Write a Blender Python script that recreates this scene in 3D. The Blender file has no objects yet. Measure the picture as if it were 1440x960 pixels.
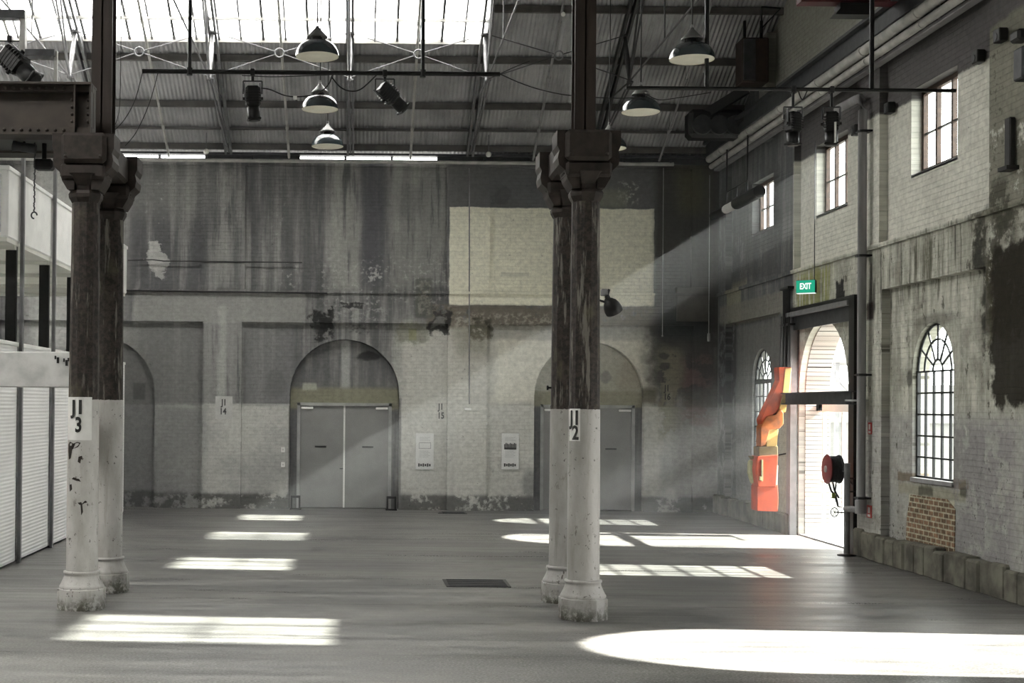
import bpy, math, random
from math import radians as R, pi, sin, cos
from mathutils import Matrix, Vector, geometry
random.seed(7)
sc = bpy.context.scene
COL = sc.collection

# ------------------------------------------------------------------ camera
F = 1900.0; PITCH = R(0.6); ROLL = R(0.5)
CAMZ = 2.4
HAZE = .0065
CM = (Matrix.Rotation(pi/2+PITCH, 3, 'X') @ Matrix.Rotation(ROLL, 3, 'Z'))
_d = CM.transposed() @ Vector((0, 1, 0))
CX0 = 505 - F*_d.x/(-_d.z)
CY0 = 570 + F*_d.y/(-_d.z)
cd = bpy.data.cameras.new('camera'); cam = bpy.data.objects.new('camera', cd); COL.objects.link(cam)
cam.location = (0, 0, CAMZ); cam.rotation_euler = CM.to_euler()
cd.sensor_width = 36; cd.lens = F/1440*36
cd.shift_x = (720-CX0)/1440; cd.shift_y = (CY0-480)/1440
cd.clip_start = .1; cd.clip_end = 500
sc.camera = cam

# measuring helpers: where a line of sight meets a wall, floor or cross plane of the hall
def ray(px, py): return CM @ Vector(((px-CX0)/F, -(py-CY0)/F, -1))
def onY(px, py, Y): d = ray(px, py); t = Y/d.y; return (d.x*t, CAMZ+d.z*t)
def onX(px, py, X): d = ray(px, py); t = X/d.x; return (d.y*t, CAMZ+d.z*t)
def onZ(px, py, Z=0): d = ray(px, py); t = (Z-CAMZ)/d.z; return (d.x*t, d.y*t)

# ------------------------------------------------------------------ mesh helper
class MB:
    def __init__(s, m=None): s.v = []; s.f = []; s.m = m; s.mi = []; s.cur = 0; s.sm = []; s.smooth = False
    def add(s, vs, fs, smooth=None):
        n = len(s.v)
        for v in vs:
            v = Vector(v); s.v.append(s.m @ v if s.m else v)
        for f in fs:
            s.f.append([i+n for i in f]); s.mi.append(s.cur); s.sm.append(s.smooth if smooth is None else smooth)
        return s
    def box(s, x0, x1, y0, y1, z0, z1, m=None):
        if x0 > x1: x0, x1 = x1, x0
        if y0 > y1: y0, y1 = y1, y0
        if z0 > z1: z0, z1 = z1, z0
        vs = [(x, y, z) for x in (x0, x1) for y in (y0, y1) for z in (z0, z1)]
        if m: vs = [m @ Vector(v) for v in vs]
        return s.add(vs, [(0, 1, 3, 2), (4, 6, 7, 5), (0, 4, 5, 1), (2, 3, 7, 6), (0, 2, 6, 4), (1, 5, 7, 3)], False)
    def bbox(s, x0, x1, y0, y1, z0, z1, b=.01, m=None):   # chamfered box
        vs = []
        for sx, x in ((1, x0), (-1, x1)):
            for sy, y in ((1, y0), (-1, y1)):
                for sz, z in ((1, z0), (-1, z1)):
                    vs += [(x, y+sy*b, z+sz*b), (x+sx*b, y, z+sz*b), (x+sx*b, y+sy*b, z)]
        if m: vs = [m @ Vector(v) for v in vs]
        def I(a, b_, c, k): return (a*4+b_*2+c)*3+k
        fs = []
        for a in (0, 1): fs.append((I(a, 0, 0, 0), I(a, 0, 1, 0), I(a, 1, 1, 0), I(a, 1, 0, 0)))
        for a in (0, 1): fs.append((I(0, a, 0, 1), I(0, a, 1, 1), I(1, a, 1, 1), I(1, a, 0, 1)))
        for a in (0, 1): fs.append((I(0, 0, a, 2), I(0, 1, a, 2), I(1, 1, a, 2), I(1, 0, a, 2)))
        for a in (0, 1):
            for b_ in (0, 1):
                fs.append((I(a, b_, 0, 0), I(a, b_, 1, 0), I(a, b_, 1, 1), I(a, b_, 0, 1)))
                fs.append((I(a, 0, b_, 0), I(a, 1, b_, 0), I(a, 1, b_, 2), I(a, 0, b_, 2)))
                fs.append((I(0, a, b_, 1), I(1, a, b_, 1), I(1, a, b_, 2), I(0, a, b_, 2)))
                for c in (0, 1): fs.append((I(a, b_, c, 0), I(a, b_, c, 1), I(a, b_, c, 2)))
        return s.add(vs, fs, False)
    def bar(s, p, q, w, h=None):      # box beam between two points
        h = h or w; p = Vector(p); q = Vector(q); d = (q-p); L = d.length; d.normalize()
        up = Vector((0, 0, 1)) if abs(d.z) < .95 else Vector((0, 1, 0))
        x = d.cross(up).normalized(); z = x.cross(d)
        vs = [a + x*sx*w/2 + z*sz*h/2 for a in (p, q) for sx in (-1, 1) for sz in (-1, 1)]
        return s.add(vs, [(0, 1, 3, 2), (4, 6, 7, 5), (0, 4, 5, 1), (2, 3, 7, 6), (0, 2, 6, 4), (1, 5, 7, 3)], False)
    def tube(s, pts, r, n=8, caps=True):
        pts = [Vector(p) for p in pts]; rings = []
        ref = None
        for i, p in enumerate(pts):
            a = pts[max(i-1, 0)]; b = pts[min(i+1, len(pts)-1)]
            d = (b-a).normalized()
            if ref is None or abs(ref.dot(d)) > .98: ref = Vector((0, 0, 1)) if abs(d.z) < .9 else Vector((0, 1, 0))
            x = d.cross(ref).normalized(); y = x.cross(d)
            rr = r[i] if isinstance(r, (list, tuple)) else r
            rings.append([p + (x*cos(2*pi*k/n)+y*sin(2*pi*k/n))*rr for k in range(n)])
        vs = [v for ring in rings for v in ring]; fs = []
        for i in range(len(pts)-1):
            for k in range(n):
                fs.append((i*n+k, i*n+(k+1) % n, (i+1)*n+(k+1) % n, (i+1)*n+k))
        s.add(vs, fs, True)
        if caps:
            s.add(rings[0], [tuple(range(n))], False); s.add(rings[-1], [tuple(range(n))[::-1]], False)
        return s
    def lathe(s, prof, c=(0, 0, 0), n=32, m=None, ph=0, smooth=True, sx=1, sy=1):
        c = Vector(c); vs = []; fs = []
        for r_, z in prof:
            for k in range(n):
                a = 2*pi*k/n+ph; v = Vector((r_*cos(a)*sx, r_*sin(a)*sy, z))
                if m: v = m @ v
                vs.append(v+c)
        for i in range(len(prof)-1):
            for k in range(n): fs.append((i*n+k, i*n+(k+1) % n, (i+1)*n+(k+1) % n, (i+1)*n+k))
        s.add(vs, fs, smooth)
        for i in (0, len(prof)-1):
            if prof[i][0] > 1e-5: s.add(vs[i*n:(i+1)*n], [tuple(range(n))], False)
        return s
    def prism(s, poly, axis, d0, d1):   # polygon in (u,z), extruded along the other horizontal axis
        def P(u, z, d): return (u, d, z) if axis == 'Y' else (d, u, z)
        n = len(poly)
        vs = [P(u, z, d0) for u, z in poly]+[P(u, z, d1) for u, z in poly]
        tri = geometry.tessellate_polygon([[Vector((u, z, 0)) for u, z in poly]])
        fs = [tuple(t) for t in tri]+[tuple(i+n for i in t)[::-1] for t in tri]
        for i in range(n): fs.append((i, (i+1) % n, (i+1) % n+n, i+n))
        return s.add(vs, fs, False)
    def sphere(s, c, r, n=12):
        return s.lathe([(max(r*sin(pi*i/n), 1e-6), -r*cos(pi*i/n)) for i in range(n+1)], c, n*2)
    def build(s, name, mat, parent=None, label=None, kind=None, bev=0):
        me = bpy.data.meshes.new(name)
        off = Vector((0, 0, 0)); p = parent
        while p is not None: off += p.location; p = p.parent
        me.from_pydata([tuple(v-off) for v in s.v], [], s.f)
        for mm in (mat if isinstance(mat, (list, tuple)) else [mat]): me.materials.append(mm)
        me.polygons.foreach_set('material_index', s.mi); me.polygons.foreach_set('use_smooth', s.sm)
        me.validate(); me.update()
        import bmesh
        bm = bmesh.new(); bm.from_mesh(me); bmesh.ops.recalc_face_normals(bm, faces=bm.faces); bm.to_mesh(me); bm.free()
        o = bpy.data.objects.new(name, me); COL.objects.link(o)
        if parent is not None: o.parent = parent
        if label: o['label'] = label
        if kind: o['kind'] = kind
        if bev:
            b = o.modifiers.new('b', 'BEVEL'); b.width = bev; b.segments = 2; b.limit_method = 'ANGLE'
        return o
def tag(o, label, cat, group=None, kind='thing'):
    o['label'] = label; o['category'] = cat
    if group: o['group'] = group
    if kind: o['kind'] = kind
    return o
def thing(name, loc, label, cat, group=None, kind='thing'):
    o = bpy.data.objects.new(name, None); COL.objects.link(o); o.location = loc; o.empty_display_size = .1
    return tag(o, label, cat, group, kind)
def struct(o, label=None):
    o['kind'] = 'structure'
    if label: o['label'] = label
    return o
def dup(root, loc, label, group=None, rz=None):
    def cp(o, par):
        c = o.copy(); COL.objects.link(c)
        if par is not None: c.parent = par
        for ch in list(o.children): cp(ch, c)
        return c
    r = cp(root, None); r.location = loc; r['label'] = label
    if group: r['group'] = group
    if rz is not None: r.rotation_euler.z = rz
    return r
def text2d(t, size, sx=.62):
    cu = bpy.data.curves.new('t', 'FONT'); cu.body = t; cu.size = size; cu.align_x = 'CENTER'; cu.align_y = 'CENTER'
    cu.resolution_u = 3; cu.offset = size*.03
    o = bpy.data.objects.new('t', cu); COL.objects.link(o)
    bpy.context.view_layer.update()
    me = bpy.data.meshes.new_from_object(o.evaluated_get(bpy.context.evaluated_depsgraph_get()))
    vs = [(v.co.x*sx, v.co.y) for v in me.vertices]; fs = [tuple(p.vertices) for p in me.polygons]
    bpy.data.objects.remove(o); bpy.data.curves.remove(cu); bpy.data.meshes.remove(me)
    return vs, fs

# ------------------------------------------------------------------ material helper
class G:
    def __init__(s, name):
        s.mat = bpy.data.materials.new(name); s.mat.use_nodes = True; s.t = s.mat.node_tree; s.t.nodes.clear()
        s.out = s.t.nodes.new('ShaderNodeOutputMaterial'); s._pos = None
    def n(s, typ, **k):
        nd = s.t.nodes.new(typ)
        for a, b in k.items(): setattr(nd, a, b)
        return nd
    def put(s, sock, v):
        if hasattr(v, 'links') or hasattr(v, 'is_output'): s.t.links.new(v, sock)
        elif isinstance(v, (tuple, list)) and sock.type == 'RGBA' and len(v) == 3: sock.default_value = (*v, 1)
        else: sock.default_value = v
    def ma(s, op, a, b=0, c=0):
        nd = s.n('ShaderNodeMath', operation=op); s.put(nd.inputs[0], a); s.put(nd.inputs[1], b)
        if op in ('MULTIPLY_ADD', 'COMPARE'): s.put(nd.inputs[2], c)
        return nd.outputs[0]
    def xyz(s):
        if s._pos is None:
            g = s.n('ShaderNodeNewGeometry'); sp = s.n('ShaderNodeSeparateXYZ'); s.t.links.new(g.outputs['Position'], sp.inputs[0])
            s._pos = (sp.outputs[0], sp.outputs[1], sp.outputs[2])
        return s._pos
    def vec(s, x, y, z=0.0):
        nd = s.n('ShaderNodeCombineXYZ'); s.put(nd.inputs[0], x); s.put(nd.inputs[1], y); s.put(nd.inputs[2], z); return nd.outputs[0]
    def sv(s, kx, ky, kz, P=None):    # scaled position
        x, y, z = P or s.xyz()
        return s.vec(s.ma('MULTIPLY', x, kx), s.ma('MULTIPLY', y, ky), s.ma('MULTIPLY', z, kz))
    def noise(s, v, scale=1.0, det=4.0, rough=.55, dist=0.0):
        nd = s.n('ShaderNodeTexNoise'); s.put(nd.inputs['Vector'], v); nd.inputs['Scale'].default_value = scale
        nd.inputs['Detail'].default_value = det; nd.inputs['Roughness'].default_value = rough; nd.inputs['Distortion'].default_value = dist
        return nd.outputs[0]
    def vor(s, v, scale=1.0, feature='F1'):
        nd = s.n('ShaderNodeTexVoronoi', feature=feature); s.put(nd.inputs['Vector'], v); nd.inputs['Scale'].default_value = scale
        return nd.outputs[0]
    def ss(s, v, a, b, lo=0.0, hi=1.0):
        nd = s.n('ShaderNodeMapRange', interpolation_type='SMOOTHSTEP'); s.put(nd.inputs[0], v)
        nd.inputs[1].default_value = a; nd.inputs[2].default_value = b; nd.inputs[3].default_value = lo; nd.inputs[4].default_value = hi
        return nd.outputs[0]
    def mix(s, f, a, b):
        nd = s.n('ShaderNodeMix', data_type='RGBA'); s.put(nd.inputs[0], f); s.put(nd.inputs[6], a); s.put(nd.inputs[7], b); return nd.outputs[2]
    def mul(s, a, b): return s.ma('MULTIPLY', a, b)
    def scale(s, col, f):     # colour times a number
        nd = s.n('ShaderNodeVectorMath', operation='SCALE'); s.put(nd.inputs[0], col if hasattr(col, 'links') else tuple(col)); s.put(nd.inputs['Scale'], f); return nd.outputs[0]
    def bump(s, h, dist=.01, strength=1.0, nrm=None):
        nd = s.n('ShaderNodeBump'); nd.inputs['Distance'].default_value = dist; nd.inputs['Strength'].default_value = strength
        s.put(nd.inputs['Height'], h)
        if nrm is not None: s.t.links.new(nrm, nd.inputs['Normal'])
        return nd.outputs[0]
    def bsdf(s, col, rough=.8, metal=0.0, nrm=None, spec=.4):
        b = s.n('ShaderNodeBsdfPrincipled'); s.put(b.inputs['Base Color'], col); s.put(b.inputs['Roughness'], rough)
        b.inputs['Metallic'].default_value = metal; b.inputs['Specular IOR Level'].default_value = spec
        if nrm is not None: s.t.links.new(nrm, b.inputs['Normal'])
        s.t.links.new(b.outputs[0], s.out.inputs[0]); return s.mat
def plain(name, col, rough=.6, metal=0.0, var=.25, sc_=6.0, spec=.4, streak=False):
    g = G(name); v = g.sv(1, 1, .15) if streak else g.sv(1, 1, 1)
    n = g.noise(v, sc_, 5); f = g.ss(n, .3, .7, 1-var, 1+var*.6)
    return g.bsdf(g.scale(col, f), rough, metal, spec=spec, nrm=g.bump(g.noise(g.sv(1, 1, 1), sc_*6, 3), .002, .4))

def wall_mat(name, ax, base_fn, layers, mortar=.12, bumpd=.012):
    g = G(name); x, y, z = g.xyz(); u = x if ax == 'X' else y
    wob = g.ma('SUBTRACT', g.noise(g.vec(u, z), 3.0, 6, .6), .5); wob2 = g.ma('SUBTRACT', g.noise(g.vec(u, z, 7.3), 3.0, 6, .6), .5)
    fine = g.noise(g.vec(u, z, 3.1), 9, 6, .65); spots = g.noise(g.vec(u, z, 9.7), 2.2, 8, .7)
    env = dict(u=u, z=z, fine=fine, spots=spots)
    col = base_fn(g, env)
    for L in layers:
        u0, u1, z0, z1, c, st = L[:6]; o = L[6] if len(L) > 6 else {}
        soft = o.get('s', .03); w = o.get('w', .12)
        uu = g.ma('MULTIPLY_ADD', wob, w, u); zz = g.ma('MULTIPLY_ADD', wob2, w*o.get('wz', 1), z)
        if o.get('ell'):
            cu, cz = (u0+u1)/2, (z0+z1)/2; ru, rz = (u1-u0)/2, (z1-z0)/2
            a = g.ma('DIVIDE', g.ma('SUBTRACT', uu, cu), ru); b = g.ma('DIVIDE', g.ma('SUBTRACT', zz, cz), rz)
            d = g.ma('SQRT', g.ma('ADD', g.mul(a, a), g.mul(b, b)))
            m = g.ss(d, 1+o.get('es', .25), 1-o.get('es', .25))
            # MapRange wants ascending ranges
            m = g.ss(d, 1-o.get('es', .25), 1+o.get('es', .25), 1, 0)
        else:
            m = g.mul(g.mul(g.ss(uu, u0-soft, u0+soft), g.ss(uu, u1-soft, u1+soft, 1, 0)),
                      g.mul(g.ss(zz, z0-soft*o.get('sz', 1), z0+soft*o.get('sz', 1)), g.ss(zz, z1-soft*o.get('sz', 1), z1+soft*o.get('sz', 1), 1, 0)))
        br = o.get('br')
        if br == 'spots': m = g.mul(m, g.ss(spots, o.get('t', .5), o.get('t', .5)+.08))
        elif br == 'fine': m = g.mul(m, g.ss(fine, o.get('t', .5), o.get('t', .5)+.1))
        elif br == 'streak':
            m = g.mul(m, g.ss(g.noise(g.vec(g.mul(u, 3.5), g.mul(z, .28), 1.0), 2.2, 6, .6), o.get('t', .5), o.get('t', .5)+.12))
        elif br == 'brickline':
            bt = env.get('bt') 
            m = g.mul(m, g.ma('SUBTRACT', 1, g.brick)) if False else m
        m = g.mul(m, st)
        col = g.mix(m, col, c)
    # brickwork
    bt = g.n('ShaderNodeTexBrick'); g.put(bt.inputs['Vector'], g.vec(g.ma('MULTIPLY_ADD', wob, .02, u), g.ma('MULTIPLY_ADD', wob2, .02, z)))
    for k, val in (('Scale', 1.0), ('Mortar Size', .006), ('Mortar Smooth', .5), ('Brick Width', .24), ('Row Height', .082)): bt.inputs[k].default_value = val
    mort = bt.outputs['Fac']
    col = g.mix(g.mul(g.mul(mort, g.ss(spots, .35, .6)), mortar), col, (.02, .02, .018))
    col = g.scale(col, g.ss(fine, .25, .75, .82, 1.14))
    pits = g.ss(g.noise(g.vec(u, z, 4.4), 14, 3, .6), .68, .74)
    col = g.mix(g.mul(pits, .45), col, (.03, .028, .025))
    h = g.ma('ADD', g.ma('MULTIPLY', mort, -.8), g.ma('ADD', g.mul(fine, .9), g.mul(spots, .8)))
    return g.bsdf(col, .9, nrm=g.bump(h, bumpd, .7), spec=.2)

# pixel rectangles of the photo turned into wall coordinates
YB = 31.2; XR = 8.4
def rb(x0, y0, x1, y1):
    xm = (x0+x1)/2; ym = (y0+y1)/2
    return (onY(x0, ym, YB)[0], onY(x1, ym, YB)[0], onY(xm, y1, YB)[1], onY(xm, y0, YB)[1])
def rr(x0, y0, x1, y1):
    xm = (x0+x1)/2; ym = (y0+y1)/2
    return (onX(x1, ym, XR)[0], onX(x0, ym, XR)[0], onX(xm, y1, XR)[1], onX(xm, y0, XR)[1])

def base_back(g, e):
    u, z = e['u'], e['z']
    st = g.noise(g.vec(g.mul(u, 2.6), g.mul(z, .16), 2.0), 1.6, 7, .62)
    blot = g.noise(g.vec(u, z, 5.0), .8, 6, .6)
    upper = g.mix(g.ss(st, .42, .68), (.11, .11, .113), (.31, .31, .295))
    upper = g.mix(g.mul(g.ss(blot, .5, .72), .4), upper, (.07, .07, .07))
    low = g.mix(g.ss(blot, .35, .65), (.36, .36, .345), (.50, .50, .47))
    # splash line at door-head height
    return g.mix(g.ss(g.ma('MULTIPLY_ADD', e['fine'], .03, z), 2.42, 2.46, 0, 1), low, upper)
CRM = (.76, .74, .61)
bl = []
def B(px, c, st=1.0, **o): bl.append((*rb(*px), c, st, o))
B((300, 240, 330, 405), (.34, .34, .32), .55, s=.15, br='streak', t=.42)
B((375, 235, 440, 410), (.13, .13, .13), .5, s=.2, br='streak', t=.4)
B((466, 225, 505, 408), (.38, .38, .35), .6, s=.12, br='streak', t=.38)
B((508, 225, 542, 400), (.10, .10, .11), .7, s=.12)
B((545, 225, 632, 408), (.33, .33, .31), .55, s=.12, br='streak', t=.36)
B((555, 262, 595, 305), (.14, .14, .14), .6, s=.2)
B((175, 235, 300, 300), (.26, .26, .25), .5, s=.4)
B((190, 410, 430, 455), (.30, .30, .285), .8, s=.04)
B((0, 455, 286, 568), (.19, .19, .185), .8, s=.03)
B((286, 455, 342, 568), (.26, .26, .25), .8, s=.03, br='streak', t=.35)
B((342, 455, 412, 568), (.20, .20, .20), .7, s=.08)
B((306, 430, 318, 568), (.42, .42, .40), .6, s=.05, w=.03)
B((560, 455, 700, 720), (.56, .555, .51), .85, s=.25, w=.3)
B((560, 580, 690, 715), (.52, .52, .49), .5, s=.1)
B((690, 470, 925, 570), (.68, .66, .57), .85, s=.15, w=.3)
B((630, 455, 700, 560), (.54, .53, .48), .8, s=.1)
B((640, 570, 930, 700), (.56, .555, .51), .7, s=.1)
B((0, 570, 285, 715), (.20, .20, .20), .7, s=.2)
B((40, 225, 170, 500), (.50, .50, .48), .75, s=.4)  # pale far-left area: strong skylight painted into the wall colour
B((630, 228, 935, 296), (.135, .135, .135), .95, s=.05)
B((690, 240, 760, 290), (.11, .115, .12), .5, s=.2)
B((870, 255, 900, 285), (.42, .42, .38), .8, s=.1, br='fine', t=.52)
B((840, 265, 885, 290), (.24, .25, .19), .6, s=.1)
B((632, 292, 921, 430), CRM, 1.0, s=.015, w=.07)
B((705, 382, 745, 388), (.46, .45, .38), .6, s=.02, w=.02)
B((600, 430, 925, 462), (.17, .15, .12), .9, s=.06, br='spots', t=.36)
B((640, 440, 780, 475), (.40, .38, .33), .6, s=.05, br='fine', t=.48)
B((690, 458, 915, 478), (.40, .39, .35), .8, s=.04)
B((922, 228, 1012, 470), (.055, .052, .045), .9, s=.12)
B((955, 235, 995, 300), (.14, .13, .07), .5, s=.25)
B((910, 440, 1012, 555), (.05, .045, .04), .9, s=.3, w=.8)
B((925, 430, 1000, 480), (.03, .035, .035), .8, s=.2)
B((928, 490, 960, 620), (.28, .26, .18), .6, s=.15, w=.3, br='spots', t=.42)
B((950, 560, 1012, 715), (.24, .235, .22), .7, s=.15, w=.4)
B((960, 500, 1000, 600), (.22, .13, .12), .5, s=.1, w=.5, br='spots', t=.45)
B((880, 545, 925, 568), (.09, .08, .05), .85, s=.07, w=.15)
B((928, 495, 942, 505), (.03, .03, .03), .8, ell=1, w=.2); B((928, 510, 944, 520), (.03, .03, .03), .8, ell=1, w=.2)
B((965, 545, 1012, 572), (.10, .10, .09), .7, s=.1)
B((443, 432, 470, 472), (.02, .02, .02), .95, s=.04, w=1.0, br='spots', t=.36)
B((470, 418, 545, 460), (.30, .30, .29), .7, s=.05, br='fine', t=.5)
B((478, 425, 512, 434), (.03, .03, .03), .9, s=.02, w=.5)
B((440, 455, 520, 470), (.04, .04, .04), .8, s=.05, br='spots', t=.5)
B((603, 436, 636, 470), (.025, .025, .025), .9, s=.04, w=.9, br='spots', t=.36)
B((610, 445, 626, 460), (.2, .2, .19), .8, s=.03, w=.4)
B((560, 455, 600, 480), (.14, .14, .09), .6, s=.08, w=.9)
B((575, 462, 586, 478), (.25, .25, .14), .8, s=.02, w=.05)
B((664, 444, 690, 478), (.05, .045, .03), .85, s=.06, w=.9, br='spots', t=.38)
B((640, 460, 690, 500), (.16, .15, .10), .5, s=.2, w=.4)
B((584, 390, 608, 447), (.11, .11, .10), .8, s=.03, w=.06)
B((588, 395, 605, 443), (.24, .24, .20), .6, s=.02, w=.04, br='fine', t=.42)
B((205, 345, 230, 372), (.48, .48, .46), .85, ell=1, w=1.1, es=.1)
B((210, 362, 232, 392), (.46, .46, .44), .8, s=.03, w=1.1)
B((195, 240, 240, 330), (.5, .5, .48), .7, s=.1, br='fine', t=.62)
B((385, 280, 415, 330), (.45, .45, .43), .7, s=.1, br='fine', t=.6)
B((395, 370, 420, 405), (.45, .45, .43), .7, s=.1, br='fine', t=.55)
B((515, 375, 535, 395), (.5, .5, .48), .8, ell=1, w=.35, es=.15, br='fine', t=.45)
B((450, 360, 640, 430), (.42, .42, .40), .5, s=.2, br='fine', t=.55)
B((696, 262, 718, 286), (.07, .07, .07), .6, ell=1, w=.4)
B((375, 520, 402, 560), (.10, .10, .10), .5, ell=1, w=.3)
B((560, 640, 760, 700), (.10, .10, .10), .6, s=.3, br='fine', t=.64)
B((340, 560, 415, 715), (.10, .10, .10), .5, s=.1, br='fine', t=.68)
B((560, 590, 760, 700), (.06, .06, .06), .75, s=.2, br='fine', t=.66)
B((690, 470, 930, 560), (.15, .13, .11), .7, s=.2, br='fine', t=.66)
B((175, 580, 300, 700), (.05, .05, .05), .7, s=.2, br='fine', t=.66)
B((340, 580, 415, 700), (.06, .06, .06), .7, s=.1, br='fine', t=.66)
B((0, 695, 1012, 720), (.07, .07, .065), .85, s=.06, w=.1, br='spots', t=.4)
B((405, 570, 420, 716), (.15, .15, .145), .8, s=.02, w=.05)
B((549, 560, 564, 716), (.17, .17, .165), .8, s=.02, w=.05)
B((735, 660, 755, 700), (.13, .13, .13), .6, ell=1, w=.2, es=.5)

def base_infill(g, e):
    st = g.noise(g.vec(g.mul(e['u'], 3.2), g.mul(e['z'], .25), 2.0), 1.6, 7, .62)
    return g.mix(g.ss(st, .42, .68), (.12, .12, .122), (.22, .22, .21))
il = []
def BI(px, c, st=1.0, **o): il.append((*rb(*px), c, st, o))
BI((480, 470, 492, 560), (.42, .42, .41), .7, s=.04, w=.04)
BI((400, 545, 570, 575), (.23, .225, .16), .95, s=.06, w=.06)
BI((425, 538, 445, 548), (.42, .43, .36), .8, s=.03, w=.05)
BI((503, 494, 535, 508), (.02, .02, .02), .9, ell=1, w=.25)
BI((740, 465, 915, 560), (.40, .39, .33), .95, s=.05)
BI((870, 505, 905, 560), (.30, .27, .21), .6, ell=1, w=.3, es=.4)
BI((848, 520, 862, 540), (.20, .20, .19), .7, ell=1, w=.2)
BI((740, 550, 915, 572), (.27, .26, .19), .95, s=.04)
BI((0, 455, 230, 568), (.17, .17, .165), .9, s=.03)
BI((185, 538, 202, 562), (.07, .07, .07), .8, s=.03, w=.05)
BI((0, 568, 230, 720), (.22, .22, .22), .95, s=.02)
BI((150, 690, 230, 720), (.06, .06, .06), .8, s=.05, br='spots', t=.4)

def base_right(g, e):
    u, z = e['u'], e['z']
    blot = g.noise(g.vec(u, z, 5.0), .9, 7, .65)
    st = g.noise(g.vec(g.mul(u, 3.0), g.mul(z, .3), 2.0), 1.6, 7, .62)
    up = g.mix(g.ss(blot, .35, .65), (.60, .595, .53), (.72, .715, .64))
    lo = g.mix(g.ss(st, .4, .62), (.33, .33, .28), (.54, .54, .475))
    lo = g.mix(g.mul(g.ss(blot, .5, .7), .5), lo, (.26, .25, .21))
    bot = g.mix(g.ss(blot, .4, .62), (.31, .31, .29), (.46, .455, .43))
    lo = g.mix(g.ss(z, 2.2, 2.5), bot, lo)
    c = g.mix(g.ss(z, 5.0, 5.06), lo, up)
    wz = g.ma('MULTIPLY_ADD', e['fine'], .12, z)
    c = g.mix(g.ss(wz, 7.16, 7.22), c, (.105, .10, .10))
    flk = g.noise(g.vec(g.mul(u, 3.2), g.mul(z, 1.3), 6.0), 2.6, 7, .72)
    c = g.mix(g.mul(g.mul(g.ss(flk, .60, .635), .8), g.ss(z, 4.9, 5.1, 1, .12)), c, (.06, .058, .045))
    c = g.mix(g.mul(g.mul(g.ss(flk, .36, .40, 1, 0), .5), g.ss(z, 4.9, 5.1, 1, 0)), c, (.60, .60, .54))
    c = g.mix(g.mul(g.mul(g.ss(blot, .46, .66), g.ss(z, .4, 2.4, .7, .45)), g.ss(z, 4.9, 5.1, 1, .1)), c, (.16, .155, .125))
    # far bay stays bare render
    far = g.mix(g.ss(st, .4, .65), (.10, .105, .11), (.19, .19, .185))
    return g.mix(g.mul(g.ss(u, 25.75, 25.85), g.ss(z, 2.3, 2.6)), c, far)
rl = []
def RW(px, c, st=1.0, **o): rl.append((*rr(*px), c, st, o))
RW((1240, 315, 1400, 420), (.05, .05, .04), .8, s=.08, w=.3, br='streak', t=.53)
RW((1300, 330, 1340, 400), (.08, .08, .05), .7, s=.15, w=.3, br='streak', t=.45)
RW((1228, 360, 1262, 440), (.04, .04, .035), .8, s=.1, w=.3, br='streak', t=.5)
RW((1130, 378, 1180, 440), (.26, .27, .08), .8, s=.12, w=.3, br='streak', t=.40)
RW((1185, 395, 1198, 432), (.015, .015, .015), .95, s=.03, w=.5)
RW((1230, 425, 1240, 450), (.03, .02, .02), .9, s=.03, w=.05)
RW((1382, 290, 1440, 470), (.05, .048, .035), .85, s=.1, w=.4, br='spots', t=.40)
RW((1383, 310, 1396, 520), (.03, .03, .025), .8, s=.06, w=.4, br='spots', t=.46)
RW((1400, 20, 1470, 300), (.20, .195, .155), .9, s=.05, w=.3, br='spots', t=.34)
RW((1402, 60, 1425, 300), (.07, .068, .05), .7, s=.05, w=.4, br='fine', t=.52)
RW((1402, 345, 1470, 480), (.05, .045, .025), .9, s=.1, w=.8, br='spots', t=.4)
RW((1409, 340, 1470, 570), (.018, .015, .01), .97, s=.07, w=.7)
RW((1404, 250, 1460, 330), (.05, .05, .035), .8, s=.1, w=.4, br='spots', t=.48)
RW((1285, 440, 1345, 460), (.14, .14, .12), .6, ell=1, w=.1, es=.4)
RW((1250, 420, 1400, 570), (.06, .06, .05), .75, s=.2, br='spots', t=.62)
RW((1275, 520, 1283, 545), (.05, .05, .045), .7, ell=1, w=.1)
RW((1262, 668, 1362, 682), (.17, .135, .10), .85, s=.02, w=.12)
RW((1264, 684, 1358, 700), (.30, .29, .22), .8, s=.03, w=.1)
RW((1292, 684, 1312, 697), (.07, .07, .05), .8, s=.03, w=.15); RW((1350, 684, 1360, 700), (.07, .07, .05), .8, s=.03, w=.15)
RW((1278, 700, 1342, 780), (.46, .43, .33), 1.0, s=.02, w=.12)
RW((1340, 600, 1440, 830), (.24, .23, .235), .75, s=.15, w=.4, br='spots', t=.42)
RW((1355, 640, 1440, 840), (.05, .045, .05), .8, s=.15, w=.2, br='fine', t=.58)
RW((1245, 725, 1275, 770), (.05, .045, .04), .8, s=.08, w=.2, br='fine', t=.54)
RW((1235, 700, 1440, 800), (.03, .028, .03), .7, s=.2, w=.4, br='fine', t=.60)
RW((1235, 780, 1440, 850), (.21, .20, .165), .9, s=.02, w=.02)
RW((1290, 780, 1320, 812), (.03, .03, .025), .8, ell=1, w=.4)
RW((1350, 800, 1395, 830), (.05, .045, .035), .7, ell=1, w=.5)
RW((1030, 395, 1050, 455), (.34, .33, .22), .6, s=.06, w=.05)
RW((1020, 420, 1115, 450), (.20, .195, .17), .8, s=.04)
RW((1018, 455, 1035, 720), (.02, .02, .018), .85, s=.1, w=.3, br='spots', t=.42)
RW((1036, 455, 1110, 560), (.14, .14, .13), .7, s=.1)
RW((1012, 245, 1100, 400), (.085, .085, .085), .6, s=.2, w=.3, br='spots', t=.42)
RW((1012, 570, 1100, 730), (.20, .205, .21), .7, s=.1)
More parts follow.
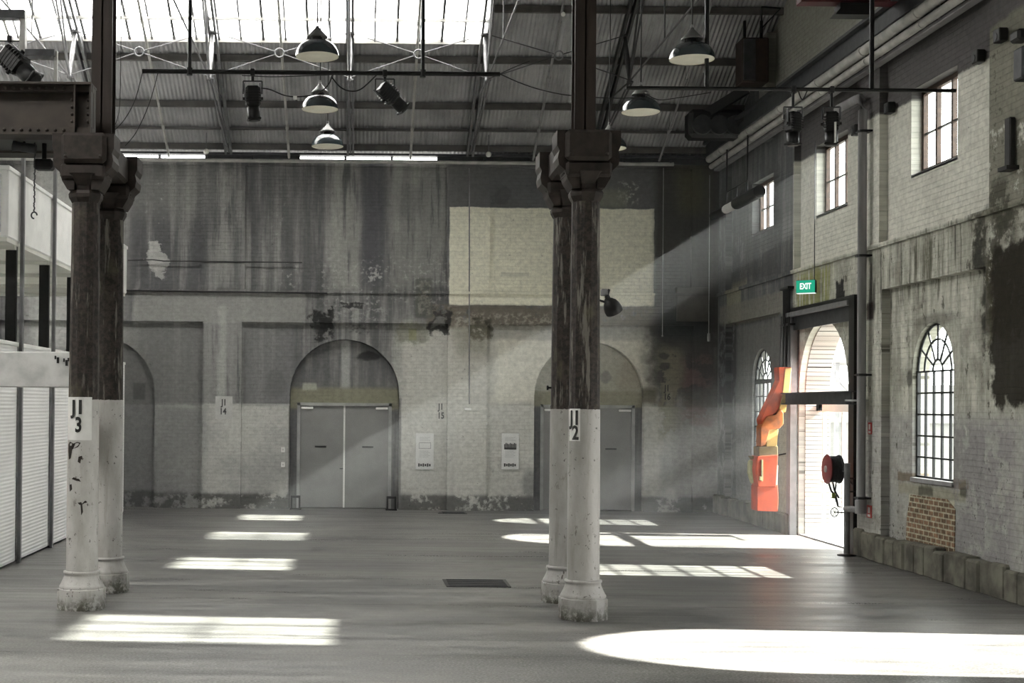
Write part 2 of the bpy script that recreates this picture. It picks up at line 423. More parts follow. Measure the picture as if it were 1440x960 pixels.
RW((1100, 560, 1116, 750), (.30, .30, .24), .7, s=.04)
RW((1080, -90, 1260, 118), (.34, .34, .29), .9, s=.03, br='streak', t=.25)

M = {}
ZONES = [(-15, -3.62, 0, 4.36), (-3.62, 2.04, 0, 4.36), (2.04, 9, 0, 4.36), (-15, -1.0, 4.36, 8.1), (-1.0, 2.0, 4.36, 8.1), (2.0, 9, 4.36, 8.1)]
def zl_(L, z, m=.45): return L[1]+m > z[0] and L[0]-m < z[1] and L[3]+m > z[2] and L[2]-m < z[3]
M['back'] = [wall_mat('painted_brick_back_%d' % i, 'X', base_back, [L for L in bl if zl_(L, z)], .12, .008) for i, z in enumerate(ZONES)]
0 and print('Z', [len([L for L in bl if zl_(L, z)]) for z in ZONES])
M['infill'] = wall_mat('arch_infill_render', 'X', base_infill, il, .1, .006)
M['right'] = wall_mat('painted_brick_side', 'Y', base_right, rl, .16, .011)
M['whitebrick'] = wall_mat('white_brick_reveal', 'Y', lambda g, e: g.mix(g.ss(e['spots'], .4, .6), (.30, .28, .25), (.40, .39, .36)), [], 2.2)
def brick_mat():
    g = G('exposed_brick'); x, y, z = g.xyz()
    bt = g.n('ShaderNodeTexBrick'); g.put(bt.inputs['Vector'], g.vec(y, z)); 
    for k, v in (('Scale', 1.0), ('Mortar Size', .012), ('Mortar Smooth', .2), ('Brick Width', .17), ('Row Height', .078), ('Bias', 0.0)): bt.inputs[k].default_value = v
    bt.inputs['Color1'].default_value = (.12, .085, .05, 1); bt.inputs['Color2'].default_value = (.26, .15, .09, 1); bt.inputs['Mortar'].default_value = (.40, .37, .27, 1)
    return g.bsdf(g.scale(bt.outputs['Color'], g.ss(g.noise(g.vec(y, z), 9, 4), .3, .7, .6, 1.2)), .9, nrm=g.bump(bt.outputs['Fac'], -.01, .6))
M['brick'] = brick_mat()

def floor_mat():
    g = G('worn_concrete'); x, y, z = g.xyz()
    big = g.noise(g.vec(g.mul(x, .35), g.mul(y, .8)), 1.0, 7, .6, .6); st = g.noise(g.vec(g.mul(x, .18), g.mul(y, 2.6), 3.0), 1.3, 8, .65)
    sp = g.noise(g.vec(x, y), 38, 3, .7); mid = g.noise(g.vec(x, y, 5.0), 5, 6, .65)
    c = g.mix(g.ss(big, .35, .65), (.072, .072, .069), (.145, .142, .132))
    c = g.mix(g.mul(g.ss(st, .5, .68), .5), c, (.22, .215, .195))
    c = g.mix(g.mul(g.ss(st, .32, .46, 1, 0), .6), c, (.045, .044, .041))
    c = g.scale(c, g.ss(mid, .3, .7, .85, 1.12))
    near = g.ss(y, 12.5, 15.5, 1, .25)
    c = g.mix(g.mul(g.ss(sp, .56, .64), g.mul(near, .8)), c, (.035, .033, .03))
    c = g.mix(g.mul(g.ss(sp, .36, .42, 1, 0), g.mul(near, .6)), c, (.36, .35, .32))
    wy = g.ma('MULTIPLY_ADD', g.noise(g.vec(g.mul(x, .5), 0.0), 1, 3), .12, y)
    for yy, w, s_, xa, xb in ((13.98, .012, .75, -2.2, 4.5), (13.1, .012, .6, -6, 2.3), (17.25, .02, .6, -6, 5), (16.4, .025, .7, -6, 4.8), (15.2, .01, .4, -1, 8), (17.9, .02, .5, -6, 1.5), (19.9, .02, .3, -5, 8), (22.2, .02, .35, -5, 8)):
        d = g.ma('ABSOLUTE', g.ma('SUBTRACT', wy, yy))
        m = g.mul(g.ss(d, w, w*2.6, 1, 0), g.mul(g.ss(x, xa-.5, xa+.3), g.ss(x, xb-.5, xb+.5, 1, 0)))
        c = g.mix(g.mul(g.mul(m, s_), g.ss(mid, .35, .55)), c, (.03, .03, .028))
    rough = g.ma('ADD', g.ss(st, .3, .7, .26, .46), g.mul(g.ss(sp, .4, .6), g.mul(near, .12)))
    h = g.ma('ADD', g.mul(mid, .5), g.mul(sp, .35))
    return g.bsdf(c, rough, nrm=g.bump(h, .006, .35), spec=.5)
M['floor'] = floor_mat()

def column_mat(name, zp, dim=1.0):
    g = G(name); x, y, z = g.xyz()
    st = g.noise(g.vec(g.mul(x, 9), g.mul(y, 9), g.mul(z, .9)), 1.3, 7, .68); fi = g.noise(g.vec(x, y, z), 16, 6, .7); bg = g.noise(g.vec(g.mul(x, 2), g.mul(y, 2), z), 1.6, 5, .6)
    rust = g.mix(g.ss(fi, .4, .62), (.010, .0075, .0065), (.034, .025, .02))
    rust = g.mix(g.mul(g.ss(st, .54, .62), .75), rust, (.17, .16, .14))
    rust = g.mix(g.mul(g.ss(bg, .55, .7), .35), rust, (.12, .11, .07))
    wht = g.mix(g.ss(bg, .35, .62), (.39, .38, .355), (.50, .49, .47))
    wht = g.mix(g.mul(g.ss(st, .55, .68), .45), wht, (.27, .255, .22))
    wht = g.mix(g.mul(g.ss(fi, .625, .65), .8), wht, (.05, .04, .035))
    wht = g.mix(g.mul(g.ss(g.noise(g.vec(g.mul(x, 6), g.mul(y, 6), g.mul(z, 2.5)), 2.0, 8, .7), .62, .65), g.ss(z, .3, 1.8, .9, .3)), wht, (.10, .085, .07))
    wht = g.mix(g.mul(g.ss(g.ma('MULTIPLY_ADD', bg, .5, z), .25, .5, 1, 0), g.ss(fi, .38, .55)), wht, (.10, .10, .075))
    wht = g.scale(wht, dim)
    m = g.ss(g.ma('MULTIPLY_ADD', g.ma('SUBTRACT', fi, .5), .04, z), zp, zp+.008)
    c = g.mix(m, wht, rust)
    rust_n = g.bump(g.ma('ADD', fi, st), .006, .6)
    return g.bsdf(c, g.ss(m, 0, 1, .5, .75), nrm=rust_n, spec=.35)
M['col_l'] = column_mat('column_paint_left', 2.44, .86); M['col_r'] = column_mat('column_paint_right', 2.375, .64)  # right copy dimmed further, its deeper shade put into the paint
M['rust'] = plain('rusted_cast_iron', (.024, .018, .0145), .7, .2, .45, 9)
M['rust2'] = plain('brown_girder_paint', (.036, .028, .022), .6, .1, .4, 3)
M['brownpost'] = plain('dark_brown_steel', (.028, .02, .016), .6, .2, .4, 7, streak=True)
M['blk'] = plain('black_paint', (.012, .012, .012), .45, .2, .3, 12)
M['dkgrey'] = plain('dark_grey_steel', (.05, .052, .055), .5, .3, .3, 8)
M['grey'] = plain('grey_steel_paint', (.18, .18, .185), .5, .1, .2, 5)
M['midgrey'] = plain('mid_grey_paint', (.24, .24, .24), .55, 0, .2, 4)
M['pipe'] = plain('pale_pipe_paint', (.40, .395, .37), .45, 0, .25, 4)
M['downpipe'] = plain('downpipe_paint', (.26, .255, .26), .5, 0, .2, 4, streak=True)
M['white'] = plain('white_paint', (.74, .74, .72), .5, 0, .08, 3)
M['offwhite'] = plain('off_white_boards', (.52, .52, .50), .7, 0, .3, 3)
M['cable'] = plain('black_cable', (.015, .015, .015), .6, 0, .2, 9)
M['wire'] = plain('pale_wire', (.35, .35, .34), .5, .3, .2, 9)
M['chrome'] = plain('bright_steel', (.5, .5, .5), .3, .9, .2, 9)
M['door'] = plain('grey_door_paint', (.235, .235, .23), .45, 0, .12, 2)
M['doorframe'] = plain('door_frame_paint', (.33, .33, .325), .55, 0, .2, 4)
M['winframe'] = plain('brown_window_paint', (.055, .032, .022), .6, 0, .4, 14)
M['iron'] = plain('window_iron', (.02, .022, .024), .5, .3, .3, 12)
M['shade'] = plain('dark_enamel', (.022, .032, .036), .16, 0, .15, 5, spec=.8)
M['cap'] = plain('grey_cap', (.15, .15, .145), .5, .2, .2, 8)
M['enamel'] = plain('white_enamel', (.86, .83, .70), .4, 0, .05, 8)
M['truss'] = plain('truss_paint', (.16, .16, .165), .45, .2, .3, 6)
M['trussdark'] = plain('dark_truss_paint', (.045, .045, .045), .55, .2, .3, 6)
M['purlin'] = plain('purlin_timber', (.085, .08, .075), .75, 0, .3, 4)
M['red'] = plain('red_reel_paint', (.17, .018, .02), .4, 0, .15, 6)
M['maroon'] = plain('maroon_steel', (.07, .008, .01), .5, 0, .2, 6)
M['hose'] = plain('black_rubber_hose', (.008, .008, .009), .7, 0, .2, 12)
M['orange'] = plain('orange_painted_panel', (.42, .055, .006), .6, 0, .35, 5)
M['orange2'] = plain('ochre_orange_panel', (.28, .075, .009), .6, 0, .5, 6)
M['redorange'] = plain('red_orange_panel', (.33, .038, .004), .6, 0, .25, 5)
M['cream'] = plain('cream_yellow_panel', (.48, .31, .09), .6, 0, .2, 5)
M['khaki'] = plain('khaki_panel', (.12, .08, .028), .7, 0, .3, 6)
M['palebag'] = plain('pale_yellow_canvas', (.28, .265, .14), .8, 0, .3, 6)
M['green'] = plain('exit_green', (.0, .25, .12), .4, 0, .05, 5)
M['stencil'] = plain('stencil_black', (.015, .015, .014), .8, 0, .2, 20)
M['poster'] = plain('poster_board', (.66, .66, .645), .6, 0, .04, 5)
M['print'] = plain('poster_print', (.03, .03, .03), .7, 0, .6, 60)
M['printgrey'] = plain('poster_grey_print', (.38, .38, .38), .7, 0, .3, 60)
M['extwhite'] = plain('outdoor_white_wall', (.22, .22, .215), .8, 0, .1, 2)
M['plaster'] = plain('pale_plaster', (.62, .62, .60), .8, 0, .12, 2)
M['soffit'] = plain('soffit_board', (.60, .60, .55), .7, 0, .1, 1)
M['plate'] = plain('white_stencil_plate', (.47, .47, .455), .7, 0, .1, 10)
M['redsign'] = plain('red_sign', (.45, .03, .03), .5, 0, .1, 6)
M['paving'] = plain('outdoor_paving', (.16, .16, .15), .8, 0, .2, 1)
M['sheet'] = plain('corrugated_sheet', (.36, .36, .365), .5, .15, .25, 1.5, streak=True)
M['globe'] = plain('white_globe', (.75, .75, .70), .3, 0, .05, 5)

def panel_mat(name, col, per, ax='z'):     # fine ribbed white cladding
    g = G(name); x, y, z = g.xyz()
    w = g.ma('SINE', g.mul(z, 2*pi/per)); c = g.scale(col, g.ss(g.noise(g.vec(y, z), 1.2, 4), .3, .7, .94, 1.04))
    c = g.mix(g.ss(w, .3, .9, 0, .25), c, tuple(k*.6 for k in col))
    return g.bsdf(c, .5, nrm=g.bump(w, .006, .5))
M['cladding'] = panel_mat('white_ribbed_cladding', (.76, .76, .745), .055)
def glass_mat():
    g = G('window_glass'); tr = g.n('ShaderNodeBsdfTransparent'); tr.inputs[0].default_value = (.93, .95, .94, 1)
    gl = g.n('ShaderNodeBsdfGlossy'); gl.inputs['Roughness'].default_value = .08; mx = g.n('ShaderNodeMixShader'); mx.inputs[0].default_value = .025
    g.t.links.new(tr.outputs[0], mx.inputs[1]); g.t.links.new(gl.outputs[0], mx.inputs[2]); g.t.links.new(mx.outputs[0], g.out.inputs[0]); return g.mat
M['glass'] = glass_mat()
def opal_mat():     # wired obscured roof glazing: lets the daylight through, scattered
    g = G('obscured_roof_glazing'); tl = g.n('ShaderNodeBsdfTranslucent'); tl.inputs[0].default_value = (.9, .9, .9, 1)
    tr = g.n('ShaderNodeBsdfTransparent'); tr.inputs[0].default_value = (.5, .5, .5, 1)
    mx = g.n('ShaderNodeMixShader'); mx.inputs[0].default_value = .12
    g.t.links.new(tl.outputs[0], mx.inputs[1]); g.t.links.new(tr.outputs[0], mx.inputs[2]); g.t.links.new(mx.outputs[0], g.out.inputs[0]); return g.mat
M['opal'] = opal_mat()

# ================================================================== SETTING
# floor
b = MB(); b.box(-15, 8.66, -8.5, 32.0, -.15, 0); b.box(8.66, 8.98, 21.95, 26.15, -.15, 0); floor = struct(b.build('floor', M['floor']))
b = MB(); b.box(8.66, 70, -8, 90, -.2, -.03); struct(b.build('exterior_ground', M['paving']))

def arch_pts(c, r, zs, n=20, rz=None):
    rz = rz or r
    return [(c - r*cos(pi*i/n), zs + rz*sin(pi*i/n)) for i in range(n+1)]
def strip(mb, ax, d0, d1, u0, u1, z0, z1, hole=None, top=None):
    """wall piece with one opening: ('door',c,r,zspring) | ('arch',c,r,zspring,zbot) | ('rect',c,half,zbot,ztop)"""
    T = top or [(u1, z1), (u0, z1)]
    if not hole: mb.prism([(u0, z0), (u1, z0)]+T, ax, d0, d1); return
    k = hole[0]
    if k == 'door':
        c, r, zs = hole[1:4]; ap = arch_pts(c, r, zs)
        mb.prism([(u0, z0), (c-r, z0)]+ap+[(c+r, z0), (u1, z0)]+T, ax, d0, d1)
    else:
        c = hole[1]
        if k == 'arch':
            r, zs, zb = hole[2:5]; ap = arch_pts(c, r, zs); L = [(c, zb), (c-r, zb)]+ap[:11]; Rr = ap[10:]+[(c+r, zb), (c, zb)]
        else:
            r, zb, zt = hole[2:5]; L = [(c, zb), (c-r, zb), (c-r, zt), (c, zt)]; Rr = [(c, zt), (c+r, zt), (c+r, zb), (c, zb)]
        mb.prism([(u0, z0), (c, z0)]+L+[(c, z1), (u0, z1)], ax, d0, d1)
        mb.prism([(c, z0), (u1, z0), (u1, z1), (c, z1)]+Rr, ax, d0, d1)

ZB0, ZB1 = 4.31, 5.02          # string band
PC = [-14.51, -8.84, -3.17, 2.49, 8.16]    # pier centres on the back wall
YR = 31.3; YF = 31.18
b = MB()
def zb(x0, x1, y0, y1, z0, z1):       # box cut along the paint zones
    for i, z in enumerate(ZONES):
        a, c, d, e = max(x0, z[0]), min(x1, z[1]), max(z0, z[2]), min(z1, z[3])
        if c-a > 1e-4 and e-d > 1e-4: b.cur = i; b.box(a, c, y0, y1, d, e)
cuts = [-14.51, -8.84, -3.62, 2.04, 9.0]
for i in range(4):
    c = (PC[i]+PC[i+1])/2; b.cur = (0, 0, 1, 2)[i]
    strip(b, 'Y', YR, 31.8, cuts[i], cuts[i+1], 0, 4.36, ('door', c, 1.27, 2.66))
zb(-14.51, 9.0, YR, 31.8, 4.36, 8.0); zb(-14.51, 9.0, 31.78, 31.95, -.1, 4.36)
zb(-14.51, 8.4, YF, YR+.02, ZB0, ZB1)
zb(-14.51, 8.4, YF-.05, YR, ZB1-.03, ZB1+.03)
for c in PC:
    zb(c-.45, min(c+.45, 8.39), YF, YR+.02, 0, ZB0)
    zb(c-.5, min(c+.5, 8.39), YF+.03, YR+.02, ZB1, 7.98)
for i in range(4):
    c = (PC[i]+PC[i+1])/2
    zb(PC[i], c-1.27, YR-.04, YR+.02, 0, .24); zb(c+1.27, PC[i+1] if i < 3 else 8.4, YR-.04, YR+.02, 0, .24)
zb(-14.51, 8.4, YF, 31.75, 7.93, 8.02)
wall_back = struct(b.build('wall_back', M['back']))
# square patch panel in the dark corner, brick arches infill
x0, x1, z0, z1 = rb(951, 404, 996, 452)
b = MB(); b.bbox(x0, x1, YF-.04, YR, z0, z1, .01); b.build('patch_panel', plain('grey_brown_panel', (.075, .07, .06), .8, 0, .2, 4), wall_back, 'grey-brown square panel in the dark corner')
for i in range(4):
    c = (PC[i]+PC[i+1])/2
    b = MB(); yi = 31.42 if i < 2 else 31.46
    z0 = 0 if i < 2 else 2.46
    if i < 2: b.prism([(c-1.26, 0)]+arch_pts(c, 1.26, 2.66)+[(c+1.26, 0)], 'Y', yi, 31.7)
    else:
        b.prism([(c-1.26, 2.46)]+arch_pts(c, 1.26, 2.66)+[(c+1.26, 2.46)], 'Y', yi, 31.7)
        b.box(c-1.26, c-1.10, yi, 31.7, 0, 2.46); b.box(c+1.10, c+1.26, yi, 31.7, 0, 2.46)
    struct(b.build('trim_%d' % (i+1), M['infill']))

# doors in the two right arches
def door(n, c, y, dark):
    b = MB()
    for s_ in (-1, 1): b.box(c+s_*1.10, c+s_*1.03, y-.05, y+.1, 0, 2.46)
    b.box(c-1.10, c+1.10, y-.05, y+.1, 2.39, 2.46)
    root = b.build('door_%d' % n, M['doorframe']); struct(root)
    for s_ in (-1, 1):
        b = MB(); b.bbox(c+s_*.015 if s_ > 0 else c-1.03, c+1.03 if s_ > 0 else c-.015, y, y+.05, .02, 2.39, .004)
        leaf = b.build('door_leaf', M['door'], root)
        b = MB(); b.bbox(c+s_*.55-.13, c+s_*.55+.13, y-.02, y+.01, 1.42, 1.455, .005); b.build('name_plate', M['dkgrey'], leaf)
        b = MB(); xx = c+s_*(1.03-.16); b.bbox(xx-.14, xx+.14, y-.05, y+.01, 2.31, 2.36, .008); b.build('door_closer', M['white'], leaf)
    b = MB(); b.box(c-.02, c+.02, y-.02, y+.03, .02, 2.39); b.build('meeting_strip', M['white'], root, 'white strip between the two leaves')
    b = MB(); b.tube([(c-.10, y-.04, .93), (c-.02, y-.04, .93)], .012); b.build('lever_handle', M['dkgrey'], root)
door(1, (PC[2]+PC[3])/2, 31.50, 0); door(2, (PC[3]+PC[4])/2, 31.50, 0)
c1 = (PC[2]+PC[3])/2
for x, side in ((c1-1.1, 'left'), (c1+1.1, 'right')):
    t = thing('door_guard', (x, 31.1, 0), 'black steel guard hoop at the %s foot of the left grey double door' % side, 'door guard', 'door guards')
    b = MB()
    for dx in (-.09, .09): b.box(x+dx-.02, x+dx+.02, 31.02, 31.14, 0, .3)
    b.box(x-.11, x+.11, 31.02, 31.14, .27, .32); b.build('hoop', M['blk'], t)
    b = MB(); b.box(x-.13, x+.13, 31.0, 31.16, 0, .03); b.build('base_plate', M['blk'], t)

# right wall -----------------------------------------------------------
def roofz(Y):
    if Y >= 23.85: return 8.28+.5*(31.2-Y)
    if Y >= 16.5: return 11.955-.5*(23.85-Y)
    if Y >= 9.15: return 8.28+.5*(16.5-Y)
    if Y >= 1.8: return 11.955-.5*(9.15-Y)
    return 8.28
RB_ = [-8, 7.5, 11.2, 17.35, 21.95, 26.15, 31.3]
DOORC, DOORR, DOORS = 24.5, 1.3, 2.72
low = {2: ('door', 13.25, 1.2, 2.85), 3: ('arch', 19.8, .71, 2.98, 1.38), 4: ('door', DOORC, DOORR, DOORS), 5: ('arch', 28.2, .68, 2.98, 1.40)}
upw = {2: ('rect', 13.85, .9, 5.5, 7.58), 3: ('rect', 19.8, .8, 5.97, 7.28), 4: ('rect', 24.08, .8, 5.95, 7.25), 5: ('rect', 28.2, .75, 6.12, 7.22)}
b = MB()
for i in range(6):
    u0, u1 = RB_[i], RB_[i+1]
    strip(b, 'X', XR, 9.0 if i == 4 else 8.66, u0, u1, 0, ZB0+.1, low.get(i))
    strip(b, 'X', XR, 8.66, u0, u1, ZB0+.1, 7.6, upw.get(i))
b.prism([(-8, 7.6), (31.3, 7.6), (31.3, 8.2), (23.85, 11.9), (16.5, 8.2), (9.15, 11.9), (1.8, 8.2), (-8, 8.2)], 'X', XR, 9.0)
XP = 8.27
b.box(XP, XR+.02, -8, 31.2, ZB0, ZB1)
b.box(XP-.05, XR, -8, 31.2, ZB1-.04, ZB1+.03)
for c, w in ((30.85, .7), (26.15, .95), (21.95, 1.0), (17.3, 1.1), (11.2, 1.0), (7.5, 1)):
    if c == 26.15: b.box(XP, XR+.02, 25.85, 26.6, 0, ZB0)
    elif c == 21.95: b.box(XP, XR+.02, 21.4, 22.42, 0, ZB0)
    else: b.box(XP, XR+.02, c-w/2, c+w/2, 0, ZB0)
    b.box(XP, XR+.02, c-w*.42, c+w*.42, ZB1, 8.4)
b.box(XP-.05, XR+.02, 27.35, 27.9, 7.9, 10.05)      # upper pier beyond the crane rail
wall_right = struct(b.build('wall_right', M['right']))
b = MB()
def plinth(y0, y1):
    n = max(2, int((y1-y0)/.35)); ys = [y0+(y1-y0)*i/n for i in range(n+1)]
    for a, c in zip(ys[:-1], ys[1:]):
        d = random.uniform(-.025, .025); h = .42+random.uniform(-.03, .03)
        b.bbox(8.19+d, XR, a-.01, c+.01, -.02, h, .03)
plinth(25.9, 31.2); plinth(-8, 12.2); plinth(14.7, 22.45)
struct(b.build('baseboard_right', plain('rough_stone_plinth', (.13, .125, .10), .9, 0, .55, 3)))
# exposed brick patch under the near arched window
b = MB(); y0, y1, z0, z1 = rr(1277, 698, 1343, 779)
pts = [(y0, z0+.04), (y1-.02, z0), (y1+.05, z0+.15), (y1+.02, z0+.5), (y1-.12, z1-.02), (y0+.25, z1), (y0-.02, z1-.12)]
b.prism(pts, 'X', XR-.012, XR+.02); b.build('brick_patch', M['brick'], wall_right, 'patch of bare brown brick below the near arched window')

# windows
def rect_window(n, hole):
    _, c, r, z0, z1 = hole; xs = XR+.16
    b = MB(); w = .075
    b.box(xs, xs+.07, c-r, c+r, z0, z0+.1); b.box(xs, xs+.07, c-r, c+r, z1-w, z1)
    for s_ in (-1, 1): b.box(xs, xs+.07, c+s_*r, c+s_*(r-w), z0, z1)
    root = struct(b.build('window_%d' % n, M['winframe']))
    b = MB()
    for k in (-.27, .27): b.box(xs-.005, xs+.06, c+k*2*r*.62-.03, c+k*2*r*.62+.03, z0+.1, z1-w)
    b.build('mullion', M['winframe'], root)
    b = MB(); zm = z0+.48*(z1-z0); b.box(xs+.01, xs+.05, c-r+w, c+r-w, zm-.012, zm+.012); b.build('glazing_bar', M['iron'], root)
    b = MB(); b.box(xs+.03, xs+.036, c-r+w, c+r-w, z0+.1, z1-w); b.build('pane', M['glass'], root)
    b = MB(); b.box(XR-.0, xs, c-r, c+r, z0-.03, z0+.015); b.build('sill', M['downpipe'], root)
def arch_window(n, hole):
    _, c, r, zs, zb = hole; xs = XR+.06; t = .04
    b = MB()
    for s_ in (-1, 1): b.box(xs, xs+.05, c+s_*r, c+s_*(r-t), zb, zs)
    b.box(xs, xs+.05, c-r, c+r, zb, zb+t)
    ap = arch_pts(c, r-t/2, zs); b.tube([(xs+.02, u, z) for u, z in ap], .02, 6)
    root = struct(b.build('window_%d' % n, M['iron']))
    b = MB()
    for k in range(1, 5): y = c-r+2*r*k/5; b.box(xs+.01, xs+.04, y-.017, y+.017, zb, zs)
    b.build('vertical_bars', M['iron'], root)
    b = MB()
    hts = [zs-(zs-zb)*k/5 for k in range(0, 5)]
    for k, z in enumerate(hts): b.box(xs-.005, xs+.03, c-r, c+r, z-.013-(.035 if n == 6 and k == 0 else 0), z+.013+(.035 if n == 6 and k == 0 else 0))
    b.build('cross_bars', M['iron'], root)
    b = MB()
    for rr_ in (r*.24, r*.66): b.tube([(xs+.02, u, z) for u, z in arch_pts(c, rr_, zs)], .017, 6)
    for k in range(1, 6): a = pi*k/6; b.tube([(xs+.02, c+r*.24*cos(a), zs+r*.24*sin(a)), (xs+.02, c+r*cos(a), zs+r*sin(a))], .016, 6)
    b.build('fan_bars', M['iron'], root)
    b = MB(); b.prism([(c-r, zb)]+arch_pts(c, r, zs)+[(c+r, zb)], 'X', xs+.03, xs+.036); b.build('pane', M['glass'], root)
    b = MB(); b.bbox(XR-.03, xs, c-r-.02, c+r+.02, zb-.06, zb+.01, .01); b.build('sill', M['downpipe'], root)
rect_window(1, upw[3]); rect_window(2, upw[4]); rect_window(3, upw[5]); rect_window(4, upw[2])
arch_window(5, low[3]); arch_window(6, low[5])

# doorway lining, glass screens
b = MB()
b.prism([(DOORC-DOORR, .02)]+[(DOORC-DOORR, DOORS)]+arch_pts(DOORC, DOORR, DOORS)[1:]+[(DOORC+DOORR, .02), (DOORC+DOORR-.02, .02)]+arch_pts(DOORC, DOORR-.02, DOORS)[::-1]+[(DOORC-DOORR+.02, .02)], 'X', XR+.12, 8.98)
struct(b.build('trim_5', M['whitebrick']))
b = MB(); b.box(8.75, 8.83, DOORC-DOORR+.02, DOORC+DOORR-.02, 2.36, 2.5)
for y in (DOORC-.02, DOORC+DOORR-.3): b.box(8.76, 8.82, y, y+.05, 0, 2.36)
d3 = struct(b.build('door_3', M['white']))
b = MB(); b.box(8.785, 8.793, DOORC+.03, DOORC+DOORR-.3, .05, 2.36); b.build('pane', M['glass'], d3)
b = MB(); b.tube([(8.70, DOORC+.1, 1.05), (8.70, DOORC+DOORR-.35, 1.05)], .018); b.build('push_bar', M['white'], d3)
b = MB(); b.box(8.42, 9.0, DOORC-DOORR, DOORC+DOORR, 0, .025); b.build('threshold', M['midgrey'], d3)

# roof ----------------------------------------------------------------
def corr(mb, xa, xb, ya, yb, pitch=.09, amp=.014, seg=5, off=0.0):
    n = int((xb-xa)/pitch*seg); vs = []; 
    for i in range(n+1):
        x = xa+(xb-xa)*i/n; dz = amp*sin(2*pi*x/pitch)
        for Y in (ya, yb): vs.append((x, Y, roofz(Y)+dz+off))
    mb.add(vs, [(2*i, 2*i+1, 2*i+3, 2*i+2) for i in range(n)], False)
YS0, YS1 = 27.85, 24.6; XS = 2.56
b = MB(); corr(b, XS, 9.1, 31.9, 23.85); corr(b, -14.9, XS, 31.32, YS0)
corr(b, -14.9, XS, YS1, 23.85)
struct(b.build('ceiling', M['sheet']))
b = MB(); e = .02
def slab(xa, xb, a, c):
    za, zc = roofz(a), roofz(c-1e-6)
    b.add([(xa, a, za), (xb, a, za), (xb, c, zc), (xa, c, zc), (xa, a, za+e), (xb, a, za+e), (xb, c, zc+e), (xa, c, zc+e)], [(0, 1, 2, 3), (4, 7, 6, 5), (0, 3, 7, 4), (1, 5, 6, 2), (0, 4, 5, 1), (2, 6, 7, 3)])
slab(-14.9, 9.1, 23.85, 16.5); slab(-14.9, 9.1, 9.15, 1.8); slab(-3.5, 9.1, 16.5, 9.15); slab(-14.9, 9.1, 1.8, -8.6)
slab(-14.9, -3.5, 16.5, 13.3); slab(-14.9, -3.5, 10.0, 9.15)
struct(b.build('ceiling_south', M['sheet']))
# skylight
sky = thing('roof_skylight', (-6, 26, roofz(26)), 'long bright glazed skylight strip in the left half of the roof slope', 'skylight', kind='structure')
b = MB(); d = .03
b.add([(-14.9, 13.3, roofz(13.3)+d), (-3.5, 13.3, roofz(13.3)+d), (-3.5, 10, roofz(10)+d), (-14.9, 10, roofz(10)+d)], [(0, 1, 2, 3)])  # unseen front pane, added to light the columns from the front left
b.add([(-14.9, YS0, roofz(YS0)+d), (XS, YS0, roofz(YS0)+d), (XS, YS1, roofz(YS1)+d), (-14.9, YS1, roofz(YS1)+d)], [(0, 1, 2, 3)]); b.build('pane', M['opal'], sky)
b = MB(); x = XS
while x > -14.9:
    b.bar((x, YS0, roofz(YS0)-.01), (x, YS1, roofz(YS1)-.01), .035 if round((XS-x)/.46) % 2 else .05, .08); x -= .46
b.build('glazing_bars', M['truss'], sky)
b = MB(); Y = 27.25; b.bar((-14.9, Y, roofz(Y)-.06), (XS, Y, roofz(Y)-.06), .1, .05)
for y in (YS0, YS1): b.bar((-14.9, y, roofz(y)-.03), (XS, y, roofz(y)-.03), .06, .1)
b.build('cross_rail', M['pipe'], sky)

# purlins, each a beam of its own
names = iter(['lowest', 'second lowest', 'third', 'fourth', 'fifth', 'sixth'])
for y, px_ in ((30.95, 'eaves'), (30.36, 'first'), (29.6, 'second'), (28.26, 'third'), (26.9, 'fourth')):
    z = roofz(y)-.09; h = .05 if px_ == 'first' else .14
    b = MB(); b.box((-14.9 if y > 27.9 else XS), 8.9, y-.04, y+.04, z-h/2, z+h/2-.0)
    o = b.build('roof_purlin', M['purlin'])
    tag(o, {'eaves': 'dark roof purlin nearest the eaves above the back wall', 'first': 'thin dark roof purlin just above the eaves beam', 'second': 'dark roof purlin halfway up the lower corrugated roof', 'third': 'dark roof purlin just below the skylight edge', 'fourth': 'topmost dark roof purlin right of the skylight'}[px_], 'roof beam', 'roof purlins', 'structure')
b = MB(); b.box(-14.5, 8.3, 31.0, 31.25, 8.15, 8.2)
x = -14.3
while x < 8.2: b.box(x, x+.05, 31.05, 31.12, 8.0, 8.14); x += 1.07
x = -14.3
while x < 8.2:
    if x > .8 or (-4.5 < x < -2.4) or x < -6: b.box(x, x+1.1, 31.12, 31.2, 8.02, 8.16)
    x += 1.07
struct(b.build('trim_6', M['dkgrey']))
b = MB(); b.tube([(-14.4, 31.08, 8.02), (7.2, 31.08, 8.02)], .045, 10)
o = b.build('service_pipe', M['pipe']); tag(o, 'long pale pipe running level along the top of the back wall', 'pipe')

